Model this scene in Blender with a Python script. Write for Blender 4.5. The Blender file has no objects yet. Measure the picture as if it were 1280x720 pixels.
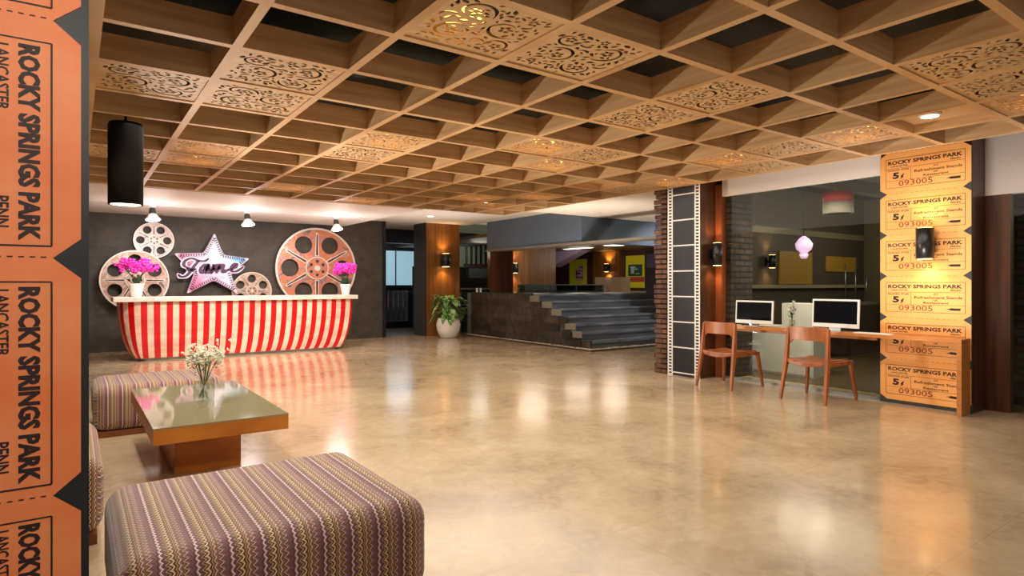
import bpy, bmesh, math, random
import numpy as np
from mathutils import Vector, Matrix
random.seed(7)
PI = math.pi
SC = bpy.context.scene
COL = SC.collection

# ------------------------------------------------------------------ camera, world, exposure
TH = 0.61994
cam = bpy.data.cameras.new('camera'); cam_o = bpy.data.objects.new('camera', cam); COL.objects.link(cam_o)
cam.sensor_width = 36; cam.lens = 767.7 / 1280 * 36; cam.shift_y = -4.65 / 1280
cam.clip_start = 0.05; cam.clip_end = 200
cam_o.location = (0, 0, 1.35); cam_o.rotation_euler = (PI / 2, 0, -TH)
SC.camera = cam_o
SC.view_settings.view_transform = 'Standard'; SC.view_settings.look = 'None'
SC.view_settings.gamma = 1; SC.view_settings.use_curve_mapping = False
SC.view_settings.exposure = 0.45
w = bpy.data.worlds.new('world'); SC.world = w; w.use_nodes = True
w.node_tree.nodes['Background'].inputs[0].default_value = (1.0, 0.9, 0.8, 1)
w.node_tree.nodes['Background'].inputs[1].default_value = 0.18

def lamp(name, kind, loc, power, color=(1, .85, .65), size=0.1, aim=None, cone=2.2, blend=.7):
    l = bpy.data.lights.new(name, kind); l.energy = power; l.color = color
    if kind == 'AREA':
        l.shape = 'RECTANGLE'; l.size, l.size_y = size
    else:
        l.shadow_soft_size = size
    if kind == 'SPOT': l.spot_size = cone; l.spot_blend = blend
    o = bpy.data.objects.new(name, l); COL.objects.link(o); o.location = loc
    if aim is not None:
        o.rotation_euler = (Vector(aim) - Vector(loc)).to_track_quat('-Z', 'Y').to_euler()
    return o

WARM = (1.0, .88, .74); AMB = (1.0, .62, .25)
# spots below the grid, no fixtures: one from the ottoman shadow, one added fill
for x, y, p_ in ((.3, 5.4, 110), (3.3, 1.0, 12)):
    lamp('lobby_spot', 'SPOT', (x, y, 2.74), p_, WARM, .09, (x, y, 0), 2.75, .6)
lamp('ottoman_fill', 'SPOT', (.75, 4.5, 2.74), 75, (1, .88, .84), .14, (.75, 2.7, .4), .75, .5)  # added fill spot brightening the ottoman top, no fixture
lamp('lobby_fill', 'AREA', (3.66, 5.9, 2.75), 275, WARM, (6.6, 8.6), (3.66, 5.9, 0))  # large soft fill added under the grid, not a real fitting
lamp('partition_fill', 'SPOT', (-.1, .2, 2.7), 95, WARM, .1, (-.2, 2.5, 1.4), 1.1, .6)  # added spot lighting the ticket partition, no such fitting
lamp('ceiling_bounce_fill', 'SPOT', (.9, 9.3, .3), 850, WARM, .2, (4.4, 3.4, 2.9), 1.35, 1)  # added spot standing in for light bounced up off the floor
lamp('beam_fill', 'SPOT', (6.9, 8.2, .3), 280, WARM, .3, (8.6, 9.2, 2.8), 1.9, 1)  # added spot near the floor, whitens the outer ceiling and beam
lamp('soffit_fill', 'SPOT', (6.6, 12.2, .4), 130, (1, .88, .84), .3, (6.2, 12.4, 2.8), 2.0, 1)  # spot without a fixture, added to lift the soffit
lamp('lintel_fill', 'SPOT', (6.0, 2.6, .3), 110, (1, .93, .88), .25, (7.9, 2.9, 2.8), 1.5, 1)  # low spot added to whiten the lintel and bulkhead
cw = lamp('counter_fill', 'AREA', (2.75, 10.6, 2.72), 62, (1, .88, .82), (4.2, .4), (2.75, 12.5, .55)); cw.data.spread = 1.9  # added area fill for the counter front, no lamp there
# fill added behind the camera, for an assumed glazed entrance
lamp('rear_fill', 'AREA', (1.0, -5.5, 1.6), 25, (1, .93, .85), (6, 2.4), (3.5, 8, 2.6))

# ------------------------------------------------------------------ helpers
def lin(c):
    r = []
    for v in c[:3]:
        v /= 255.0
        r.append(v / 12.92 if v <= .04045 else ((v + .055) / 1.055) ** 2.4)
    return (*r, 1.0)

MATS = {}
def mat(name, c, rough=.5, metal=0, c2=None, nscale=(3, 3, 3), detail=4, bump=0, spec=None, emit=None, es=0, coat=0, alpha=None, lo=.35, hi=.65):
    if name in MATS: return MATS[name]
    m = bpy.data.materials.new(name); m.use_nodes = True; MATS[name] = m
    nt = m.node_tree; b = nt.nodes['Principled BSDF']
    b.inputs['Base Color'].default_value = lin(c)
    b.inputs['Roughness'].default_value = rough; b.inputs['Metallic'].default_value = metal
    if spec is not None: b.inputs['Specular IOR Level'].default_value = spec
    if coat: b.inputs['Coat Weight'].default_value = coat; b.inputs['Coat Roughness'].default_value = .06
    if emit is not None:
        b.inputs['Emission Color'].default_value = lin(emit); b.inputs['Emission Strength'].default_value = es
    if alpha is not None: b.inputs['Alpha'].default_value = alpha
    if c2 is not None or bump:
        tc = nt.nodes.new('ShaderNodeTexCoord'); mp = nt.nodes.new('ShaderNodeMapping')
        mp.inputs['Scale'].default_value = nscale
        n = nt.nodes.new('ShaderNodeTexNoise'); n.inputs['Scale'].default_value = 1; n.inputs['Detail'].default_value = detail
        nt.links.new(tc.outputs['Object'], mp.inputs[0]); nt.links.new(mp.outputs[0], n.inputs['Vector'])
        if c2 is not None:
            r = nt.nodes.new('ShaderNodeValToRGB')
            r.color_ramp.elements[0].position = lo; r.color_ramp.elements[1].position = hi
            r.color_ramp.elements[0].color = lin(c); r.color_ramp.elements[1].color = lin(c2)
            nt.links.new(n.outputs[0], r.inputs[0]); nt.links.new(r.outputs[0], b.inputs['Base Color'])
        if bump:
            bp = nt.nodes.new('ShaderNodeBump'); bp.inputs['Strength'].default_value = bump; bp.inputs['Distance'].default_value = .01
            nt.links.new(n.outputs[0], bp.inputs['Height']); nt.links.new(bp.outputs[0], b.inputs['Normal'])
    return m

class Sh:
    """Node shorthand."""
    def __init__(s, name):
        s.m = bpy.data.materials.new(name); s.m.use_nodes = True; s.nt = s.m.node_tree
        s.b = s.nt.nodes['Principled BSDF']; MATS[name] = s.m
    def n(s, t, **k):
        x = s.nt.nodes.new(t)
        for a, v in k.items(): setattr(x, a, v)
        return x
    def l(s, a, b): s.nt.links.new(a, b)
    def math(s, op, a, b=None, c=None):
        x = s.n('ShaderNodeMath', operation=op)
        for i, v in enumerate((a, b, c)):
            if v is None: continue
            if isinstance(v, (int, float)): x.inputs[i].default_value = v
            else: s.l(v, x.inputs[i])
        return x.outputs[0]
    def ramp(s, fac, stops, interp='LINEAR'):
        r = s.n('ShaderNodeValToRGB'); cr = r.color_ramp; cr.interpolation = interp
        while len(cr.elements) < len(stops): cr.elements.new(.5)
        for e, (p, c) in zip(cr.elements, stops): e.position = p; e.color = lin(c)
        s.l(fac, r.inputs[0]); return r.outputs[0]

def new_bm(): return bmesh.new()
def box(bm, x0, x1, y0, y1, z0, z1, mi=0):
    vs = [bm.verts.new(p) for p in ((x0,y0,z0),(x1,y0,z0),(x1,y1,z0),(x0,y1,z0),(x0,y0,z1),(x1,y0,z1),(x1,y1,z1),(x0,y1,z1))]
    for q in ((0,3,2,1),(4,5,6,7),(0,1,5,4),(1,2,6,5),(2,3,7,6),(3,0,4,7)):
        f = bm.faces.new([vs[i] for i in q]); f.material_index = mi
    return vs
def cyl(bm, c, r, h, axis='Z', seg=24, r2=None, mi=0):
    """cylinder starting at c and running h along axis"""
    r2 = r if r2 is None else r2
    A = {'X': (Vector((0,1,0)), Vector((0,0,1)), Vector((1,0,0))), 'Y': (Vector((0,0,1)), Vector((1,0,0)), Vector((0,1,0))), 'Z': (Vector((1,0,0)), Vector((0,1,0)), Vector((0,0,1)))}
    if isinstance(axis, str): u, v, n = A[axis]
    else:
        n = Vector(axis).normalized(); u = n.orthogonal().normalized(); v = n.cross(u)
    c = Vector(c); a = []; b = []
    for i in range(seg):
        t = 2 * PI * i / seg; d = u * math.cos(t) + v * math.sin(t)
        a.append(bm.verts.new(c + d * r)); b.append(bm.verts.new(c + d * r2 + n * h))
    for i in range(seg):
        j = (i + 1) % seg
        f = bm.faces.new((a[i], a[j], b[j], b[i])); f.smooth = True; f.material_index = mi
    f = bm.faces.new(a[::-1]); f.material_index = mi
    f = bm.faces.new(b); f.material_index = mi
def lathe(bm, prof, c=(0,0,0), seg=28, mi=0, caps=True):
    rings = []
    for r, z in prof:
        rings.append([bm.verts.new((c[0]+r*math.cos(2*PI*i/seg), c[1]+r*math.sin(2*PI*i/seg), c[2]+z)) for i in range(seg)])
    for a, b in zip(rings, rings[1:]):
        for i in range(seg):
            j = (i+1) % seg
            f = bm.faces.new((a[i], a[j], b[j], b[i])); f.smooth = True; f.material_index = mi
    for r, s in ((rings[0], -1), (rings[-1], 1)):
        if caps or s == -1:
            f = bm.faces.new(r[::s]); f.material_index = mi
def tube(bm, pts, r, seg=8, r1=None, mi=0):
    pts = [Vector(p) for p in pts]; rings = []; r1 = r if r1 is None else r1
    up = None
    for k, p in enumerate(pts):
        d = (pts[min(k+1, len(pts)-1)] - pts[max(k-1, 0)]).normalized()
        if up is None: up = d.orthogonal().normalized()
        up = (up - d * up.dot(d)).normalized(); s = d.cross(up)
        rr = r + (r1 - r) * k / max(1, len(pts)-1)
        rings.append([bm.verts.new(p + (up*math.cos(2*PI*i/seg) + s*math.sin(2*PI*i/seg))*rr) for i in range(seg)])
    for a, b in zip(rings, rings[1:]):
        for i in range(seg):
            j = (i+1) % seg
            f = bm.faces.new((a[i], a[j], b[j], b[i])); f.smooth = True; f.material_index = mi
    bm.faces.new(rings[0][::-1]).material_index = mi; bm.faces.new(rings[-1]).material_index = mi
def limb(bm, p0, p1, w0, d0, w1, d1, xdir=(0,1,0)):
    """tapered rectangular bar; w along xdir, d across"""
    p0, p1 = Vector(p0), Vector(p1); X = Vector(xdir).normalized(); n = (p1-p0).normalized(); Y = n.cross(X).normalized()
    if abs(n.z) > .5:  # keep the ends horizontal
        Y = Vector((0,0,1)).cross(X).normalized()
    vs = []
    for p, w_, d in ((p0, w0, d0), (p1, w1, d1)):
        for a, b in ((-1,-1),(1,-1),(1,1),(-1,1)): vs.append(bm.verts.new(p + X*a*w_/2 + Y*b*d/2))
    for q in ((0,3,2,1),(4,5,6,7),(0,1,5,4),(1,2,6,5),(2,3,7,6),(3,0,4,7)): bm.faces.new([vs[i] for i in q])
def prism(bm, pts, y0, y1, mi=0):
    """polygon in X,Z pushed along Y"""
    a = [bm.verts.new((x, y0, z)) for x, z in pts]; b = [bm.verts.new((x, y1, z)) for x, z in pts]
    n = len(pts)
    fs = [bm.faces.new(a), bm.faces.new(b[::-1])]
    for i in range(n): fs.append(bm.faces.new((a[(i+1) % n], a[i], b[i], b[(i+1) % n])))
    for f in fs: f.material_index = mi
def link(name, me, mats, parent=None):
    o = bpy.data.objects.new(name, me); COL.objects.link(o)
    for m in (mats if isinstance(mats, (list, tuple)) else [mats]): me.materials.append(m)
    if parent is not None: o.parent = parent
    return o
def obj(name, bm, mats, parent=None, bevel=0, seg=2, smooth=False):
    bmesh.ops.recalc_face_normals(bm, faces=bm.faces)
    me = bpy.data.meshes.new(name); bm.to_mesh(me); bm.free()
    if smooth:
        for p in me.polygons: p.use_smooth = True
    o = link(name, me, mats, parent)
    if bevel:
        md = o.modifiers.new('bevel', 'BEVEL'); md.width = bevel; md.segments = seg; md.limit_method = 'ANGLE'; md.angle_limit = .6
    return o
def empty(name, loc=(0,0,0), rz=0):
    o = bpy.data.objects.new(name, None); COL.objects.link(o); o.location = loc; o.rotation_euler = (0,0,rz); o.empty_display_size = .1
    return o
def tag(o, label, cat, group=None, kind=None):
    o['label'] = label; o['category'] = cat
    if group: o['group'] = group
    if kind: o['kind'] = kind
    return o
def struct(name, bm, m, bevel=0):
    o = obj(name, bm, m, None, bevel); o['kind'] = 'structure'; return o
def bx(name, dims, m, parent=None, bevel=0):
    bm = new_bm(); box(bm, *dims); return obj(name, bm, m, parent, bevel)
def sbx(name, dims, m, bevel=0):
    o = bx(name, dims, m, None, bevel); o['kind'] = 'structure'; return o
def copy_tree(o, parent=None):
    c = o.copy(); COL.objects.link(c)
    if parent is not None: c.parent = parent
    for ch in [k for k in o.children]: copy_tree(ch, c)
    return c
def curve_mesh(name, loops, thick):
    """filled 2D shape with holes (even-odd) in XY, thickness along Z"""
    cu = bpy.data.curves.new(name, 'CURVE'); cu.dimensions = '2D'; cu.fill_mode = 'BOTH'; cu.extrude = thick / 2
    for lp in loops:
        s = cu.splines.new('POLY'); s.points.add(len(lp) - 1); s.use_cyclic_u = True
        for p, (x, y) in zip(s.points, lp): p.co = (x, y, 0, 1)
    o = bpy.data.objects.new(name, cu); COL.objects.link(o)
    bpy.context.view_layer.update()
    me = bpy.data.meshes.new_from_object(o.evaluated_get(bpy.context.evaluated_depsgraph_get()))
    bpy.data.objects.remove(o); bpy.data.curves.remove(cu)
    me.name = name; me.materials.clear()
    return me
def text_into(bm, s, x0, x1, z0, z1, y=0, bold=0, thick=.0012):
    """flat lettering stretched into the box x0..x1, z0..z1 facing -Y"""
    cu = bpy.data.curves.new('t', 'FONT'); cu.body = s; cu.size = 1; cu.offset = bold; cu.extrude = 0.001; cu.resolution_u = 2
    o = bpy.data.objects.new('t', cu); COL.objects.link(o); bpy.context.view_layer.update()
    me = bpy.data.meshes.new_from_object(o.evaluated_get(bpy.context.evaluated_depsgraph_get()))
    bpy.data.objects.remove(o); bpy.data.curves.remove(cu)
    co = np.array([v.co for v in me.vertices])
    if len(co) == 0: return
    a, b = co.min(0), co.max(0)
    n0 = len(bm.verts)
    for v in me.vertices:
        p = v.co.copy()
        v.co = (x0 + (p.x-a[0])/(b[0]-a[0])*(x1-x0), y - (thick if p.z > 0 else 0), z0 + (p.y-a[1])/max(1e-6, b[1]-a[1])*(z1-z0))
    bm.from_mesh(me); bpy.data.meshes.remove(me)
def blob(bm, c, r, sub=1, sc=(1,1,1), mi=0):
    ret = bmesh.ops.create_icosphere(bm, subdivisions=sub, radius=r)
    for v in ret['verts']: v.co = Vector((v.co.x*sc[0], v.co.y*sc[1], v.co.z*sc[2])) + Vector(c)
    for v in ret['verts']:
        for f in v.link_faces: f.material_index = mi; f.smooth = True

# ------------------------------------------------------------------ materials
M_white = mat('white_plaster', (236, 226, 220), .6)
M_dark = mat('dark_metal', (22, 22, 24), .35)
M_black = mat('black_void', (9, 10, 12), .8)
M_whitem = mat('white_metal', (235, 235, 232), .35)
M_chrome = mat('brushed_steel', (190, 195, 198), .28, 1)
M_steel = mat('handrail_steel', (150, 158, 160), .35, .9)
M_wood = mat('oak_veneer', (226, 190, 144), .5, c2=(190, 146, 98), nscale=(1.2, 1.2, 22), detail=5, lo=.3, hi=.75)
M_desk = mat('honey_desk_wood', (205, 138, 72), .35, c2=(178, 108, 50), nscale=(30, 2, 30), detail=5)
M_walnut = mat('walnut_chair_wood', (176, 104, 56), .35, c2=(130, 70, 34), nscale=(10, 10, 3), detail=5)
M_darkwood = mat('dark_stained_panelling', (92, 54, 32), .35, c2=(62, 34, 20), nscale=(14, 14, .8), detail=4)
M_amberwood = mat('amber_wood_panelling', (142, 94, 44), .32, c2=(108, 68, 30), nscale=(14, 14, .6), detail=4)
M_jamb = mat('red_brown_timber', (150, 82, 44), .4, c2=(120, 60, 30), nscale=(8, 8, 1))
M_glow = mat('lamp_diffuser', (255, 240, 215), .5, emit=(255, 232, 195), es=7)
M_amberglow = mat('sconce_lens', (255, 220, 160), .5, emit=(255, 200, 120), es=10)
M_goldglow = mat('warm_lamp_glass', (255, 210, 120), .5, emit=(255, 196, 96), es=2.2)
M_leaf = mat('leaf_green', (70, 140, 50), .32, c2=(214, 228, 160), nscale=(22, 22, 22), lo=.48, hi=.66)
M_leafd = mat('leaf_dark', (40, 70, 38), .5)
M_flower = mat('white_blossom', (238, 238, 220), .6)
M_magenta = mat('magenta_petals', (214, 20, 150), .6, c2=(245, 60, 190), nscale=(40, 40, 40))
M_pot = mat('white_ceramic', (238, 234, 226), .22)
M_ceil_out = mat('lobby_soffit_paint', (240, 230, 216), .6)
M_bluegrey = mat('blue_grey_beam_paint', (84, 99, 117), .5)

def floor_mat():
    s = Sh('polished_marble_floor')
    tc = s.n('ShaderNodeTexCoord'); n1 = s.n('ShaderNodeTexNoise'); n1.inputs['Scale'].default_value = 1.1; n1.inputs['Detail'].default_value = 9; n1.inputs['Distortion'].default_value = .8
    n2 = s.n('ShaderNodeTexNoise'); n2.inputs['Scale'].default_value = 9; n2.inputs['Detail'].default_value = 6; n2.inputs['Distortion'].default_value = 1.2
    s.l(tc.outputs['Object'], n1.inputs['Vector']); s.l(tc.outputs['Object'], n2.inputs['Vector'])
    f = s.math('ADD', s.math('MULTIPLY', n1.outputs[0], .7), s.math('MULTIPLY', n2.outputs[0], .3))
    c = s.ramp(f, [(.34, (160, 138, 110)), (.46, (180, 158, 126)), (.56, (190, 168, 136)), (.68, (202, 182, 152))])
    br = s.n('ShaderNodeTexBrick'); br.offset = 0; br.inputs['Scale'].default_value = 1
    br.inputs['Brick Width'].default_value = 1.2; br.inputs['Row Height'].default_value = 1.2; br.inputs['Mortar Size'].default_value = .003
    br.inputs['Color1'].default_value = br.inputs['Color2'].default_value = (1,1,1,1); br.inputs['Mortar'].default_value = (.86,.83,.8,1)
    s.l(tc.outputs['Object'], br.inputs['Vector'])
    mx = s.n('ShaderNodeMix', data_type='RGBA', blend_type='MULTIPLY'); mx.inputs[0].default_value = 1
    s.l(c, mx.inputs[6]); s.l(br.outputs[0], mx.inputs[7]); s.l(mx.outputs[2], s.b.inputs['Base Color'])
    s.l(s.math('ADD', .1, s.math('MULTIPLY', n2.outputs[0], .16)), s.b.inputs['Roughness'])
    s.b.inputs['Specular IOR Level'].default_value = .7
    s.b.inputs['Coat Weight'].default_value = .15; s.b.inputs['Coat Roughness'].default_value = .08
    return s.m
M_floor = floor_mat()

def tile_wall(name, c1, c2, mortar, bw, rh, ms, rough, axis='XZ', var=.5):
    s = Sh(name); tc = s.n('ShaderNodeTexCoord'); sp = s.n('ShaderNodeSeparateXYZ'); cb = s.n('ShaderNodeCombineXYZ')
    s.l(tc.outputs['Object'], sp.inputs[0])
    u = sp.outputs['XYZ'.index(axis[0])] if axis != 'SZ' else s.math('ADD', sp.outputs[0], sp.outputs[1])
    s.l(u, cb.inputs[0]); s.l(sp.outputs[2], cb.inputs[1])
    br = s.n('ShaderNodeTexBrick'); br.inputs['Scale'].default_value = 1; br.inputs['Brick Width'].default_value = bw
    br.inputs['Row Height'].default_value = rh; br.inputs['Mortar Size'].default_value = ms; br.inputs['Bias'].default_value = 0
    br.inputs['Color1'].default_value = lin(c1); br.inputs['Color2'].default_value = lin(c2); br.inputs['Mortar'].default_value = lin(mortar)
    s.l(cb.outputs[0], br.inputs['Vector'])
    n = s.n('ShaderNodeTexNoise'); n.inputs['Scale'].default_value = 6; n.inputs['Detail'].default_value = 8
    s.l(tc.outputs['Object'], n.inputs['Vector'])
    g = s.ramp(n.outputs[0], [(.3, (255*(1-var*.7),)*3), (.7, (255, 255, 255))])
    mx = s.n('ShaderNodeMix', data_type='RGBA', blend_type='MULTIPLY'); mx.inputs[0].default_value = 1
    s.l(br.outputs[0], mx.inputs[6]); s.l(g, mx.inputs[7]); s.l(mx.outputs[2], s.b.inputs['Base Color'])
    s.b.inputs['Roughness'].default_value = rough
    bp = s.n('ShaderNodeBump'); bp.inputs['Strength'].default_value = .35; bp.inputs['Distance'].default_value = .01
    s.l(s.math('SUBTRACT', n.outputs[0], br.outputs['Fac']), bp.inputs['Height']); s.l(bp.outputs[0], s.b.inputs['Normal'])
    return s.m
M_slate = tile_wall('charcoal_slate_wall', (78, 70, 56), (68, 62, 50), (54, 48, 40), 1.6, .7, .004, .55, var=.35)
M_stone = tile_wall('rough_stone_cladding', (92, 80, 66), (56, 46, 38), (24, 20, 18), .42, .16, .004, .6, 'YZ', .6)
M_step = mat('slate_step_stone', (84, 88, 94), .3, c2=(112, 116, 122), nscale=(1.2, 1.2, 9), detail=6)
M_brick = tile_wall('brown_brick', (134, 92, 70), (104, 70, 56), (60, 48, 42), .22, .075, .012, .8, 'SZ', .5)
M_brickin = tile_wall('inner_brick', (96, 78, 66), (70, 56, 48), (40, 34, 30), .24, .085, .014, .8, 'SZ', .5)
M_brickpale = tile_wall('pale_shop_brick', (190, 165, 110), (150, 128, 84), (90, 80, 62), .2, .07, .012, .8, 'SZ', .5)

def glass_mat(name, tint, refl=.08, dark=0.0):
    """thin pane: mostly see-through, tinted, with a mirror share"""
    s = Sh(name); nt = s.nt; nt.nodes.remove(s.b)
    out = [n for n in nt.nodes if n.type == 'OUTPUT_MATERIAL'][0]
    tr = s.n('ShaderNodeBsdfTransparent'); tr.inputs[0].default_value = lin(tint)
    gl = s.n('ShaderNodeBsdfGlossy'); gl.inputs['Roughness'].default_value = .01; gl.inputs[0].default_value = (1,1,1,1)
    lw = s.n('ShaderNodeLayerWeight'); lw.inputs[0].default_value = .5
    fr = s.math('ADD', .02, s.math('MULTIPLY', s.math('POWER', lw.outputs['Facing'], 5), .5))
    mx = s.n('ShaderNodeMixShader')
    s.l(s.math('MINIMUM', 1.0, s.math('MAXIMUM', 0.0, s.math('ADD', fr, refl))), mx.inputs[0]); s.l(tr.outputs[0], mx.inputs[1]); s.l(gl.outputs[0], mx.inputs[2]); s.l(mx.outputs[0], out.inputs[0])
    return s.m
M_glass = glass_mat('clear_glass', (235, 240, 236), .02)
M_shopglass = glass_mat('shopfront_glass', (238, 240, 234), -.01)
M_railglass = glass_mat('green_rail_glass', (150, 178, 168), .05)
M_vase = glass_mat('vase_glass', (232, 240, 230), .14)
M_tableglass = mat('grey_green_table_glass', (140, 134, 100), .05, spec=.5)

def fabric_mat():
    s = Sh('zigzag_woven_fabric')
    tc = s.n('ShaderNodeTexCoord'); sp = s.n('ShaderNodeSeparateXYZ'); s.l(tc.outputs['Object'], sp.inputs[0])
    ge = s.n('ShaderNodeNewGeometry'); gn = s.n('ShaderNodeSeparateXYZ'); s.l(ge.outputs['True Normal'], gn.inputs[0])
    side = s.math('GREATER_THAN', s.math('ABSOLUTE', gn.outputs[0]), .72)
    x, y, z = sp.outputs
    inv = s.math('SUBTRACT', 1, side)
    u = s.math('ADD', s.math('MULTIPLY', x, inv), s.math('MULTIPLY', s.math('SUBTRACT', z, .13), side))
    v = s.math('ADD', y, s.math('MULTIPLY', z, inv))
    wig = s.math('PINGPONG', v, .014)
    amp = s.math('MULTIPLY', wig, s.math('ADD', .75, s.math('MULTIPLY', s.math('SINE', s.math('MULTIPLY', u, 116)), .35)))
    f = s.math('FRACT', s.math('DIVIDE', s.math('ADD', u, amp), .108))
    base = [(0, (232, 210, 206)), (.05, (116, 76, 90)), (.14, (84, 50, 58)), (.2, (192, 152, 92)), (.25, (66, 36, 34)), (.3, (216, 190, 150)), (.35, (84, 46, 42)),
            (.4, (178, 132, 62)), (.45, (72, 42, 40)), (.5, (220, 192, 178)), (.55, (116, 68, 66)), (.6, (168, 116, 56)), (.65, (66, 36, 38)), (.7, (206, 176, 164)),
            (.75, (122, 80, 84)), (.88, (96, 60, 62)), (.96, (164, 124, 124))]
    c = s.ramp(f, base, 'CONSTANT')
    s.l(c, s.b.inputs['Base Color'])
    n = s.n('ShaderNodeTexNoise'); n.inputs['Scale'].default_value = 400; s.l(tc.outputs['Object'], n.inputs['Vector'])
    bp = s.n('ShaderNodeBump'); bp.inputs['Strength'].default_value = .4; bp.inputs['Distance'].default_value = .003
    s.l(s.math('ADD', n.outputs[0], s.math('SINE', s.math('MULTIPLY', f, 60))), bp.inputs['Height']); s.l(bp.outputs[0], s.b.inputs['Normal'])
    s.b.inputs['Roughness'].default_value = .75; s.b.inputs['Sheen Weight'].default_value = .4; s.b.inputs['Sheen Roughness'].default_value = .4
    return s.m
M_fabric = fabric_mat()

def paper_mat(name, a, b_, sc=2.2):
    return mat(name, a, .55, c2=b_, nscale=(sc, sc, sc), detail=7, lo=.3, hi=.75)
M_ticket = paper_mat('orange_ticket_paper', (244, 164, 84), (252, 188, 110))
M_ticketbig = paper_mat('red_orange_ticket_paper', (240, 118, 58), (252, 166, 110), 3)
M_ink = mat('ticket_ink', (40, 20, 22), .6)
M_inkred = mat('ticket_number_ink', (150, 60, 34), .6)
M_board = mat('blue_black_board', (16, 24, 34), .5)
M_notch = mat('dark_notch_board', (52, 54, 52), .6)

# ------------------------------------------------------------------ room shell
sbx('floor', (-6, 20, -6, 24, -.2, 0), M_floor)
S0 = .715; GX = [.085 + S0 * i for i in range(11)]; GY = [-1.02 + S0 * j for j in range(-2, 17)]; GZ = 2.78; GD = .17; GW = .055
bm = new_bm()
for i, x in enumerate(GX):
    w_ = .045 if i == 0 else GW / 2
    box(bm, x - w_, x + w_, GY[0] - .03, GY[-1] + .03, GZ, GZ + GD)
for y in GY:
    for a, b in zip(GX, GX[1:]):
        box(bm, a + (.045 if a == GX[0] else GW/2), b - GW/2, y - GW/2, y + GW/2, GZ, GZ + GD)
struct('ceiling_grid', bm, M_wood)
# ceiling void above the grid
bm = new_bm(); box(bm, -6, 7.95, -6, 14.9, 3.5, 3.7); struct('ceiling', bm, M_black)
bm = new_bm()
for (y, z, r) in ((1.1, 3.35, .11), (3.9, 3.3, .14), (6.7, 3.35, .1)):
    pass
def duct(name, p0, ax, ln, r, label):
    bm = new_bm(); cyl(bm, p0, r, ln, ax, 20)
    k = int(ln / .9)
    for q in range(k):
        c = Vector(p0) + Vector((1,0,0) if ax == 'X' else (0,1,0)) * (q * .9 + .3)
        cyl(bm, c, r + .008, .03, ax, 20)
    return tag(obj(name, bm, mat('duct_metal', (46, 52, 56), .5, .6)), label, 'air duct')
duct('air_duct', (-2, 1.35, 3.3), 'X', 9.8, .15, 'dark round air duct above the timber ceiling grid, nearest the camera')
duct('air_duct', (-2, 4.6, 3.3), 'X', 9.8, .13, 'dark round air duct above the middle of the timber ceiling grid')
sbx('trim_grid_edge', (.03, 7.268, 10.45, 10.47, 2.78, 3.5), M_wood)
# white soffit above the reception and the outer lobby ceiling
sbx('ceiling_reception', (-4, 5.4, 10.47, 14.6, 2.77, 3.1), M_white)
bm = new_bm(); box(bm, 5.4, 8.7, 10.47, 19, 2.95, 3.1); box(bm, 7.27, 8.7, 9.67, 10.47, 2.95, 3.1); struct('ceiling_lobby', bm, M_ceil_out)
sbx('ceiling_side', (7.27, 18, 6.32, 9.67, 2.79, 3.1), M_ceil_out)
# reception wall
sbx('wall_reception', (-6, 6.38, 14.6, 14.8, 0, 3.1), M_slate)
sbx('trim_wall_end', (6.38, 6.46, 14.56, 14.84, 0, 3.0), M_dark)
sbx('wall_left', (-6.2, -6, -6, 14.8, 0, 3.6), mat('left_wall_paint', (120, 104, 92), .7))

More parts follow.
